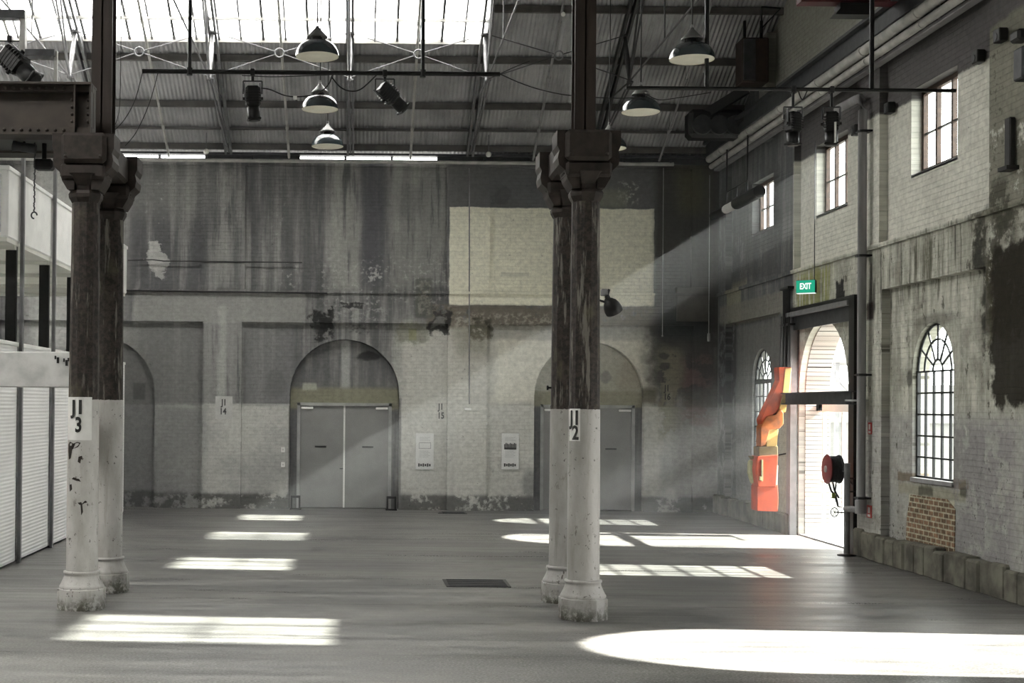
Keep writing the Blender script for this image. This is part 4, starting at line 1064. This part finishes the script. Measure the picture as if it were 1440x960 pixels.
# dark steel boxes and end carriage up in the corner
x, z = onY(1058, 90, 27.4)
t = thing('steel_cabinet', (x, 27.4, z-.5), 'dark rusty steel cabinet high in the right corner by the roof', 'cabinet')
x0, z1 = onY(1040, 56, 27.2); x1, z0 = onY(1077, 119, 27.2)
b = MB(); b.bbox(x0, x1, 27.0, 27.5, z0, z1, .02); b.build('body', plain('rusty_cabinet', (.035, .02, .015), .7, 0, .4, 5), t)
b = MB(); b.bbox(x0+.02, (x0+x1)/2, 26.97, 27.0, z0+.03, z1-.03, .01); b.build('door', M['dkgrey'], t)
for xx in (x0+.1, x1-.1): b = MB(); b.bar((xx, 27.2, z1), (xx, 27.2, roofz(27.2)-.05), .05); b.build('hanger', M['blk'], t)
t = thing('hoist_carriage', (7.6, 28.3, 8.4), 'dark crane carriage parked on the rail in the far right corner', 'crane carriage')
x0, z1 = onY(965, 150, 28.6); x1, z0 = onY(1030, 197, 28.6)
b = MB(); b.bbox(x0, x1+.2, 28.3, 28.8, z0, z1-.1, .08); b.build('body', M['blk'], t)
b = MB()
for k in range(3): b.lathe([(.2, -.05), (.22, 0), (.2, .05)], (x0+.25+k*.35, 28.25, z0+.25), 16, m=Matrix.Rotation(pi/2, 3, 'X'))
b.build('drum', M['dkgrey'], t)
b = MB(); b.bar((x0+.2, 28.5, z1-.3), (8.0, 28.0, z1+.25), .12, .2); b.bar((x1, 28.5, z0+.3), (8.0, 27.5, zr+.1), .1); b.build('strut', M['blk'], t)
# maroon beam at top right
x0, z0 = onY(1124, 3, 20.0); x1, z1 = onY(1232, 8, 20.0)
t = thing('maroon_beam', (x0, 20, z0), 'dark red beam end at the top edge above the right pipes', 'beam')
b = MB(); b.bbox(x0, x1+.3, 19.9, 20.15, z0-.02, z0+.35, .01); b.build('beam_body', M['maroon'], t)
xp0, zp0 = onY(1170, 24, 20.0)
b = MB(); b.prism([(xp0, zp0), (xp0+.07, zp0+.09), (xp0+.07, zp0+.17), (xp0+.55, zp0+.17), (xp0+.55, zp0)], 'Y', 19.85, 20.1); b.build('hanging_plate', M['blk'], t)
# thin triangular bracket on the upper wall
y, z = onX(1099, 12, XP-.05); 
b = MB(); X = 8.22
pA = (X-.02, y, z); pB = (X-.42, y-.1, z); pC = (X-.42, y-.1, z-.5)
b.tube([pA, pB], .014, 6); b.tube([pB, pC], .014, 6); b.tube([pA, (X-.42, y-.1, z-.42)], .012, 6)
tag(b.build('wall_bracket', M['blk']), 'thin black triangular bracket high on the concrete upper wall', 'bracket')

# downpipe
XD = 8.14; yd = onX(1211.5, 500, XD)[0]; zt_ = zat(1211, 135, XD); zb_ = zat(1211, 722, XD)
t = thing('downpipe', (XD, yd, zb_), 'tall grey downpipe right of the arched doorway', 'downpipe')
b = MB(); b.tube([(XD-.0, yd+1.15, zt_+.02), (XD, yd+.35, zt_), (XD, yd+.12, zt_-.02), (XD, yd+.03, zt_-.1), (XD, yd, zt_-.25), (XD, yd, zb_+.1)], .07, 16); b.build('pipe', M['downpipe'], t)
for py in (186, 360, 527, 700):
    z = zat(1211, py, XD); b = MB(); b.tube([(XD, yd, z-.02), (XD, yd, z+.02)], .084, 16); b.box(XD, XP+.02, yd-.1, yd-.08, z-.015, z+.015); b.box(XD-.08, XP+.0, yd-.1, yd+.1, z-.012, z+.012); b.build('collar', M['dkgrey'], t)
b = MB(); b.tube([(XD, yd, zb_+.22), (XD, yd, zb_)], .09, 16); b.tube([(XD, yd, zb_+.08), (XD-.05, yd+.1, zb_+.06), (XD-.12, yd+.35, zb_+.05)], .05, 12); b.build('elbow', M['downpipe'], t)
# small black boxes on upper wall
for px, py, l in ((1407, 50, 'black cube speaker at the top right on the stained pier'), (1376, 80, 'black cube speaker above right of the nearest upper window'), (1251, 152, 'black cube speaker between the nearest and middle upper windows'), (1204, 183, 'black cube speaker just left of the downpipe')):
    X = XP if px in (1407, 1204) else XR; y, z = onX(px, py, X-.08)
    t = thing('wall_speaker', (X, y, z), l, 'speaker', 'small wall speakers')
    b = MB(); b.bbox(X-.14, X-.02, y-.09, y+.09, z-.085, z+.085, .012); b.build('cabinet', M['blk'], t)
    b = MB(); b.lathe([(.05, 0), (.045, .006)], (X-.145, y, z-.02), 14, m=Matrix.Rotation(-pi/2, 3, 'Y')); b.build('cone', M['dkgrey'], t)
    b = MB(); b.box(X-.03, X, y-.03, y+.03, z-.03, z+.03); b.build('mount', M['blk'], t)
y, z = onX(1427, 200, XP)
t = thing('column_speaker', (XP, y, z), 'slim tall black column speaker on the stained right pier', 'speaker')
b = MB(); b.bbox(XP-.1, XP-.02, y-.07, y+.07, z-.31, z+.31, .012); b.build('cabinet', M['blk'], t)
b = MB(); b.box(XP-.16, XP, y-.12, y+.12, z-.36, z-.31); b.build('bracket', M['blk'], t)
y, z = onX(1449, 90, XP)
t = thing('wall_light', (XP, y, z), 'grey wall light box cut by the right picture edge', 'wall light')
b = MB(); b.bbox(XP-.16, XP-.01, y-.12, y+.12, z-.2, z+.2, .02); b.build('body', M['dkgrey'], t)
b = MB(); b.bbox(XP-.2, XP-.02, y-.1, y+.14, z+.28, z+.42, .03); b.build('hood', M['blk'], t)
b = MB(); b.box(XP-.03, XP, y-.02, y+.02, z-.2, z+.4); b.build('back_plate', M['blk'], t)

# doorway steel frame
YD0, YD1 = 22.72, 25.86
zl0 = 4.27
b = MB(); XF = 8.24
t = thing('sliding_door_frame', (XF, 24.3, 0), 'dark steel portal frame around the arched doorway', 'door frame', kind='thing')
b.box(XF-.02, XF+.1, YD0-.26, YD0-.02, 0, zl0+.0); b.build('near_post', M['blk'], t, 'black steel post')
b = MB(); b.box(XF, XF+.12, YD1-.05, YD1+.18, 0, zl0-.1); b.build('far_post', M['grey'], t, 'grey steel post')
b = MB(); b.box(XF-.02, XF+.1, YD0-.26, YD1+.1, zl0-.02, zl0+.05); b.build('header', M['blk'], t)
b = MB(); b.bbox(XF-.05, XF+.02, YD0, YD1+.15, zl0-.11, zl0-.02, .01); b.build('header_tube', M['grey'], t)
b = MB(); b.box(XF+.05, XF+.1, YD0, YD1, zl0-.36, zl0-.1); b.build('header_plate', M['dkgrey'], t)
# rail beam across the opening
XH = 8.0; ya, zc = onX(1197, 559, XH); yb, _ = onX(1104, 561, XH)
t = thing('track_beam', (XH, (ya+yb)/2, zc), 'dark steel channel beam crossing the arched doorway at mid height', 'beam')
b = MB(); b.box(XH-.01, XH+.01, ya, yb, zc-.1, zc+.1)
b.box(XH-.09, XH+.09, ya, yb, zc+.09, zc+.11); b.box(XH-.09, XH+.09, ya, yb, zc-.11, zc-.09); b.build('section', M['dkgrey'], t)
b = MB(); b.box(XH-.1, XF+.1, ya-.02, ya+.02, zc-.06, zc-.03); b.box(XH, XF+.1, yb-.14, yb-.1, zc-.06, zc+.05); b.build('fixing_arm', M['chrome'], t)
ym, zm = onX(1152, 572, XH); b = MB(); b.bbox(XH-.03, XH+.03, ym-.08, ym+.08, zc-.22, zc-.11, .01); b.lathe([(.04, -.02), (.04, .02)], (XH, ym, zc-.2), 10); b.build('trolley', M['blk'], t)

# exit sign
y = 24.3; x, z = onY(1134, 403, y)
t = thing('exit_sign', (x, y, z), 'green lit EXIT sign box hanging above the doorway', 'exit sign')
b = MB(); b.bbox(-.17, .17, -.055, .055, -.115, .115, .008); o = b.build('case', M['dkgrey'], None); o.parent = t
def emis(name, col, st):
    g = G(name); e = g.n('ShaderNodeEmission'); e.inputs[0].default_value = (*col, 1); e.inputs[1].default_value = st; g.t.links.new(e.outputs[0], g.out.inputs[0]); return g.mat
b = MB(); b.box(-.165, .165, -.062, -.055, -.11, .11); o = b.build('sign_face', emis('lit_green', (.02, .34, .20), .8), None); o.parent = t
vs, fs = text2d('EXIT', .15, .66); b = MB(); b.add([(u-.0, -.065, v) for u, v in vs], fs); o = b.build('lettering', emis('lit_white', (.9, 1, .95), .9), None); o.parent = t
b = MB(); b.box(-.16, .16, -.05, .05, -.125, -.114); o = b.build('diffuser', emis('lit_white_under', (.9, 1, .97), .8), None); o.parent = t
b = MB(); b.tube([(.14, 0, .1), (.14, 0, 2.6)], .008, 6); o = b.build('suspension_rod', M['dkgrey'], None); o.parent = t
t.rotation_euler.z = R(-34)

# hose reel
XQ = 8.05
yp, _ = onX(1191, 720, XQ)
t = thing('hose_reel', (XQ-.25, yp, 0), 'red-faced fire hose reel on a grey post beside the doorway', 'hose reel')
b = MB(); b.tube([(XQ, yp, 0), (XQ, yp, zat(1191, 651, XQ))], .05, 12); b.build('post', M['grey'], t)
b = MB(); b.lathe([(.15, 0), (.15, .015), (.06, .03)], (XQ, yp, 0), 16); b.build('foot_plate', M['blk'], t)
yr, zr_ = yp+.38, zat(1171, 661, 7.8)
m = Matrix.Rotation(-pi/2, 3, 'Y')
xc = onY(1163, 661, yr)[0]
b = MB(); b.lathe([(.235, -.215), (.24, -.2), (.235, -.185), (.2, -.18), (.2, -.02), (.245, -.01), (.245, .0)], (xc, yr, zr_), 40, m=m)
for k in range(6): b.tube([(xc+.03+k*.03, yr+.205*cos(a), zr_+.205*sin(a)) for a in [2*pi*i/32 for i in range(33)]], .018, 6, False)
b.build('hose_roll', M['hose'], t)
b = MB(); b.lathe([(.05, .02), (.24, .01), (.25, .0), (.245, -.012), (.05, -.012)], (xc, yr, zr_), 40, m=m); b.build('reel_face', M['red'], t, 'red round front disc')
b = MB(); b.lathe([(.06, .02), (.055, .035), (.02, .04)], (xc, yr, zr_), 20, m=m); b.build('hub', M['offwhite'], t)
b = MB(); b.tube([(xc+.2, yr, zr_), (XQ, yp, zr_-.02)], .03, 8); b.tube([(xc+.25, yr, zr_), (XQ+.2, yp+.2, zr_-.3)], .014, 6); b.tube([(XQ, yp, zr_-.35), (XF, yp-.1, zr_-.35)], .014, 6); b.tube([(XQ, yp, zr_-.13), (XF, yp-.1, zr_-.13)], .014, 6); b.build('bracket', M['blk'], t)
b = MB(); b.tube([(xc+.03, yr, zr_-.23), (xc+.07, yr, zr_-.36), (xc+.15, yr, zr_-.45), (xc+.18, yr-.02, zr_-.62), (XQ+.02, yp, zr_-.64)], .016, 8)
b.tube([(xc+.1, yr, zr_-.22), (xc+.12, yr, zr_-.34), (xc+.2, yr, zr_-.48)], .014, 8); b.tube([(xc+.16, yr, zr_-.2), (xc+.13, yr, zr_-.4), (xc+.16, yr, zr_-.55)], .012, 8); b.build('hose_tail', M['hose'], t)
b = MB(); zv = zat(1184, 721, XQ-.1); n = 20; xv = XQ-.17
b.tube([(xv+.06*cos(2*pi*k/n), yp+.1, zv+.075*sin(2*pi*k/n)) for k in range(n+1)], .009, 6, False)
for k in range(3): a = k*pi/3; b.tube([(xv+.06*cos(a), yp+.1, zv+.075*sin(a)), (xv-.06*cos(a), yp+.1, zv-.075*sin(a))], .006, 5)
b.tube([(xv, yp+.1, zv), (XQ, yp, zv)], .012, 6); b.build('valve_wheel', M['blk'], t)
b = MB(); x_, z_ = onY(1172, 696, yr); b.bbox(x_-.03, x_+.03, yr-.03, yr+.0, z_-.05, z_+.04, .008); b.build('tag', plain('lime_tag', (.30, .36, .06), .7), t, 'small lime green tag')

# small red signs
for px, py, w, h, l in ((1224, 602, .1, .19, 'small red and white sign above the hose reel level on the pier'), (1223, 719, .13, .2, 'small red and white sign near the foot of the downpipe')):
    y, z = onX(px, py, XP); t = thing('fire_sign', (XP, y, z), l, 'sign', 'small red signs')
    b = MB(); b.box(XP-.012, XP-.001, y-w*.75, y+w*.75, z-h/2, z+h/2); b.build('plate', M['redsign'], t)
    b = MB(); b.box(XP-.016, XP-.011, y-w*.3, y+w*.3, z-h*.12, z+h*.34) ; b.box(XP-.016, XP-.011, y-w*.4, y+w*.4, z-h*.42, z-h*.22); b.build('symbol', M['white'], t)

# cable bundle on the pier
t = thing('cable_bundle', (8.2, 26.2, 3.3), 'bundle of dark cables down the pier above the orange sculpture', 'cable bundle')
yc, zt_ = onX(1106, 405, 8.2); _, zb_ = onX(1106, 520, 8.2)
b = MB()
for k in range(5): yy = yc-.18+.09*k; b.tube([(8.2, yy, zt_), (8.2, yy+.03*sin(k), (zt_+zb_)/2), (8.2, yy-.02, zb_)], .018, 6)
b.build('cable', M['blk'], t)
b = MB(); b.box(8.15, XP+.02, yc-.24, yc+.26, zt_-.03, zt_+.02); b.box(8.15, XP+.02, yc-.26, yc+.26, (zt_*.55+zb_*.45)-.02, (zt_*.55+zb_*.45)+.02); b.build('strap', M['blk'], t)

# orange suspended sculpture
YO = 25.35
def po(pts): return [onY(x, y, YO) for x, y in pts]
t = thing('orange_sculpture', (7.8, YO, .4), 'tall orange and cream segmented sculpture hanging beside the doorway', 'sculpture')
segs = [('upper_panel', 'orange', [(1095, 516), (1113, 516), (1112, 560), (1106, 552), (1100, 580), (1088, 582), (1078, 598), (1072, 600), (1070, 590), (1078, 572), (1088, 552), (1096, 535)], 0, .3),
        ('cream_strip', 'cream', [(1104, 518), (1113, 517), (1110, 552), (1104, 580), (1094, 579), (1100, 556)], -.02, .1),
        ('ochre_panel', 'orange2', [(1096, 574), (1101, 580), (1101, 596), (1096, 602), (1082, 604), (1076, 625), (1069, 628), (1069, 600), (1078, 585), (1090, 583)], -.04, .3),
        ('lower_cream', 'cream', [(1079, 603), (1094, 603), (1092, 628), (1077, 628)], -.03, .25),
        ('khaki_band', 'khaki', [(1066, 628), (1093, 627), (1093, 641), (1066, 643)], -.05, .35),
        ('lower_body', 'redorange', [(1064, 641), (1093, 639), (1092, 656), (1090, 684), (1065, 684), (1062, 660)], -.06, .4),
        ('foot_panel', 'redorange', [(1064, 683), (1093, 681), (1094, 700), (1093, 719), (1064, 718)], -.04, .4)]
for nm, mt, pts, dy, th in segs:
    b = MB(); b.prism(po(pts), 'Y', YO+dy, YO+dy+th); b.build(nm, M[mt], t, {'orange': 'bright orange panel', 'cream': 'cream strip', 'orange2': 'brownish ochre orange panel', 'khaki': 'khaki brown band', 'redorange': 'red-orange panel'}[mt], bev=.012)
b = MB(); b.prism(po([(1090, 655), (1094, 654), (1093, 682), (1090, 682)]), 'Y', YO-.02, YO+.2); b.build('side_strip', M['offwhite'], t, 'thin pale edge strip')
b = MB(); b.prism(po([(1069, 646), (1071, 646), (1071, 676), (1069, 676)]), 'Y', YO-.1, YO-.06); x, z = onY(1070, 672, YO-.09); b.box(x-.02, x+.02, YO-.11, YO-.06, z-.04, z+.03); b.build('hanging_tab', M['palebag'], t)
b = MB(); x, z = onY(1106, 516, YO+.1)
for dx in (-.12, -.05, .02): b.tube([(x+dx, YO+.1, z), (x+dx+.02, YO+.1, z+.95)], .012, 6)
b.build('hanging_rope', M['blk'], t)
t = thing('canvas_bag', (7.4, YO+.2, 1), 'pale yellow canvas bag hanging left of the orange sculpture', 'bag')
b = MB(); b.prism([onY(x, y, YO+.3) for x, y in [(1054, 648), (1064, 643), (1067, 660), (1066, 684), (1058, 680), (1053, 665)]], 'Y', YO+.2, YO+.45); b.build('body', M['palebag'], t, bev=.03)
b = MB(); b.prism([onY(x, y, YO+.3) for x, y in [(1054, 641), (1072, 640), (1071, 648), (1060, 650)]], 'Y', YO+.18, YO+.4); b.build('flap', M['khaki'], t)
b = MB(); xx, zz = onY(1062, 645, YO+.3); b.tube([(xx, YO+.3, zz), (8.38, YO+.9, zz+.1)], .015, 6); b.build('hook', M['blk'], t)

# linear light hung from the pipes
XT = 7.85
ya, za = onX(1003, 303, XT); yb, zb = onX(1068, 270, XT); zc = (za+zb)/2
t = thing('linear_luminaire', (XT, (ya+yb)/2, zc), 'black and white tubular light hung before the farthest upper window', 'hanging light')
seg = [onX(px, 290, XT)[0] for px in (1003, 1021, 1036, 1068)]
for (a, c, mt, r, nm, l) in ((seg[0], seg[1], 'blk', .085, 'barrel', 'black far barrel'), (seg[1], seg[2], 'white', .095, 'bright_barrel', 'white middle section'), (seg[2], seg[3], 'blk', .125, 'barrel', 'black near barrel')):
    b = MB(); b.tube([(XT, a, zc), (XT, c, zc)], r, 16); b.build(nm, M[mt], t, l)
yh1 = onX(1022, 270, XT)[0]; yh2 = onX(1051, 260, XT)[0]; zf = zat(1036, 262, XT)
b = MB(); b.tube([(XT, yh1, zf), (XT, yh2, zf)], .02, 6)
for y in (yh1, (yh1+yh2)/2, yh2): b.tube([(XT, y, zf), (XT, y, zc+.08)], .012, 6)
b.build('carrier_frame', M['blk'], t)
b = MB()
for y in (yh1, yh2): b.tube([(XT, y, zf), (XT, y, zat(1225, 82, XA+.05))], .016, 6)
b.build('hanger_rod', M['blk'], t)
# thin pull cords in the corner
for px, y0_, y1_, Y, l in ((933, 236, 472, 31.0, 'thin pale vertical cord on the back wall left of the corner'), (998, 246, 478, 30.6, 'thin pale vertical cord in the corner with white weights')):
    x, za = onY(px, y0_, Y); _, zb = onY(px, y1_, Y); b = MB(); b.tube([(x, Y, za), (x, Y, zb)], .009, 6)
    if px == 998: b.lathe([(.03, -.09), (.035, 0), (.03, .09)], (x, Y, zb+.06), 10)
    else: b.sphere((x, Y, zb), .02, 6)
    tag(b.build('pull_cord', M['wire']), l, 'cord', 'thin vertical cords')

# ================================================================== BACK WALL FITTINGS
def wall_text(t, px, py, size, name='stencil_lettering', sx=.62, Y=None):
    Y = Y or YF-.004
    x, z = onY(px, py, Y); vs, fs = text2d(t, size, sx); b = MB(); b.add([(x+u, Y, z+v) for u, v in vs], fs); b.build(name, M['stencil'], wall_back)
x0, x1, z0, z1 = rb(303, 557, 327, 589)
b = MB(); b.box(x0, x1, YF-.006, YF+.01, z0, z1); b.build('stencil_plate', M['plate'], wall_back, 'pale square behind the J1 14 stencil')
wall_text('J1', 315, 566, .20, Y=YF-.01, sx=.8); wall_text('14', 313.5, 578.5, .20, Y=YF-.01, sx=.8)
wall_text('J1', 620, 572, .20, Y=YR-.004, sx=.8); wall_text('15', 620, 584.5, .20, Y=YR-.004, sx=.8)
wall_text('J1', 938, 546, .2, Y=YR-.004, sx=.8); wall_text('16', 938, 558, .2, Y=YR-.004, sx=.8)
for (p, l, busy) in (((585, 609, 610, 660), 'white information board with pale print, left of the pilaster', False), ((706, 609, 730, 660), 'white information board with a dark picture, right of the pilaster', True)):
    x0, z1 = onY(p[0], p[1], 31.2); x1, z0 = onY(p[2], p[3], 31.2)
    t = thing('information_board', ((x0+x1)/2, 31.25, z0), l, 'information board', 'information boards on the back wall')
    b = MB(); b.bbox(x0, x1, 31.265, 31.30, z0, z1, .005); b.build('board', M['poster'], t)
    w = x1-x0; h = z1-z0; Yf = 31.262
    b = MB()
    if busy:
        for k in range(9): b.box(x0+w*(.15+.08*k), x0+w*(.15+.08*k+.055), Yf-.002, Yf+.004, z0+h*(.56+.02*(k % 3)), z0+h*(.70+.015*((k*2) % 3)))
        b.box(x0+w*.15, x0+w*.85, Yf-.001, Yf+.004, z0+h*.55, z0+h*.6)
    else:
        b.box(x0+w*.17, x0+w*.83, Yf-.001, Yf+.004, z0+h*.57, z0+h*.59); b.box(x0+w*.17, x0+w*.83, Yf-.001, Yf+.004, z0+h*.73, z0+h*.75)
        for xx in (.17, .81): b.box(x0+w*xx, x0+w*(xx+.03), Yf-.001, Yf+.004, z0+h*.57, z0+h*.75)
    b.build('picture', M['print'] if busy else M['printgrey'], t)
    b = MB()
    for k in range(6): b.box(x0+w*(.14+.12*k), x0+w*(.14+.12*k+.09), Yf-.002, Yf+.004, z0+h*(.075+.01*(k % 2)), z0+h*(.15+.015*((k+1) % 2)))
    b.build('logo_strip', M['print'], t)
    b = MB()
    for k, zz in enumerate((.88, .84, .80, .50, .46, .42, .38, .34)): b.box(x0+w*.2, x0+w*(.8-.1*(k % 2)), Yf-.001, Yf+.003, z0+h*zz, z0+h*(zz+.01))
    b.build('text_lines', M['printgrey'], t)
for py, l in ((632, 'upper of two small white switches left of the double door'), (653, 'lower of two small white switches left of the double door')):
    x, z = onY(398, py, 31.28); t = thing('light_switch', (x, 31.28, z), l, 'switch', 'white wall switches')
    b = MB(); b.bbox(x-.045, x+.045, 31.265, 31.3, z-.06, z+.06, .006); b.build('plate', M['white'], t)
    b = MB(); b.box(x-.015, x+.015, 31.255, 31.266, z-.02, z+.02); b.build('rocker', M['plate'], t)
def conduit(pts, Y, r, mat, label):
    b = MB(); b.tube([(onY(x, y, Y)[0], Y, onY(x, y, Y)[1]) for x, y in pts], r, 6); return tag(b.build('wall_conduit', M[mat]), label, 'conduit', 'conduits on the back wall')
conduit([(180, 366), (215, 365), (230, 367), (425, 369)], 31.19, .014, 'blk', 'thin dark level conduit on the upper left back wall')
conduit([(660, 236), (660, 568)], 31.15, .014, 'midgrey', 'thin vertical grey conduit down the pilaster between the doors')
x, z = onY(658, 575, 31.16); b = MB(); b.bbox(x-.08, x+.08, 31.14, 31.18, z-.03, z+.03, .005); tag(b.build('cable_outlet', M['white']), 'small white outlet at the foot of the vertical conduit', 'outlet')
conduit([(170, 408), (300, 410), (460, 412)], 31.11, .018, 'blk', 'dark level pipe along the ledge of the back wall')

# floor covers
def cover(p, label):
    P = [onZ(a, c, .006) for a, c in p]; b = MB()
    vs = [(x, y, z) for z in (.0, .008) for x, y in P]; b.add(vs, [(0, 1, 2, 3), (4, 7, 6, 5), (0, 4, 5, 1), (1, 5, 6, 2), (2, 6, 7, 3), (3, 7, 4, 0)])
    t = thing('floor_cover', (sum(q[0] for q in P)/4, sum(q[1] for q in P)/4, 0), label, 'floor cover', 'floor covers')
    b.build('plate', M['blk'], t)
    b = MB(); xa = P[0][0]+.05; xb = P[1][0]-.05; ya = P[0][1]; yb = P[3][1]
    for k in range(7): y = ya+(yb-ya)*(k+.5)/7; b.box(xa, xb, y-.012, y+.012, .008, .014)
    b.build('rib', M['dkgrey'], t)
cover([(622, 814), (711, 814.5), (719, 825), (628, 824.5)], 'dark rectangular steel cover set in the middle of the floor')
cover([(618, 719.5), (655, 720), (657, 722), (616, 721.5)], 'dark narrow floor cover against the back wall')

# outdoors, seen through the doorway
b = MB(); b.box(11.2, 22, 37, 37.3, 0, 3.1); b.box(11.2, 22, 36.9, 37, 2.05, 2.55); bb = b.build('exterior_wall', M['extwhite']); struct(bb)
t = thing('outdoor_canopy', (12.6, 34, 0), 'pale outdoor canopy and post beyond the arched doorway', 'canopy')
x, z = onY(1182, 503, 34); b = MB(); b.box(x-.5, x+3, 33.8, 36.5, z-.12, z+.12); b.build('roof_slab', M['extwhite'], t)
x, z0 = onY(1178, 500, 34); b = MB(); b.box(x-.05, x+.05, 34.0, 34.1, 0, z0+.9); b.build('post', M['grey'], t)
b = MB(); b.bar((x-.2, 34.05, 3.4), (x+.6, 34.05, 2.6), .08); b.build('brace', M['grey'], t)

# ================================================================== LIGHT
g = G('dusty_air'); v = g.n('ShaderNodeVolumeScatter'); v.inputs['Color'].default_value = (.95, .97, 1, 1); v.inputs['Density'].default_value = HAZE; v.inputs['Anisotropy'].default_value = .2
g.t.links.new(v.outputs[0], g.out.inputs['Volume'])
b = MB(); b.box(-5.0, 8.38, 20.5, 31.1, .01, 8.6); o = b.build('haze', g.mat); tag(o, 'faint dusty haze filling the hall where sun shafts show', 'haze', kind='stuff')
w = bpy.data.worlds.new('world'); sc.world = w; w.use_nodes = True
bg = w.node_tree.nodes['Background']; bg.inputs[0].default_value = (1, 1, .985, 1); bg.inputs[1].default_value = 6.0
sl = bpy.data.lights.new('sun', 'SUN'); sl.energy = 52; sl.angle = R(.8); sl.color = (1, .97, .90)
so = bpy.data.objects.new('sun', sl); COL.objects.link(so)
so.rotation_euler = Vector((-1, .06, -.635)).to_track_quat('-Z', 'Y').to_euler()

sc.view_settings.view_transform = 'Standard'; sc.view_settings.look = 'None'; sc.view_settings.gamma = 1
sc.view_settings.use_curve_mapping = False
sc.view_settings.exposure = 0.6
sc.cycles.use_denoising = True
try: sc.cycles.denoiser = 'OPENIMAGEDENOISE'; sc.cycles.denoising_prefilter = 'NONE'; sc.cycles.denoising_input_passes = 'RGB_ALBEDO_NORMAL'
except Exception: pass
sc.cycles.max_bounces = 8; sc.cycles.diffuse_bounces = 5; sc.cycles.transparent_max_bounces = 12
sc.cycles.sample_clamp_indirect = 6
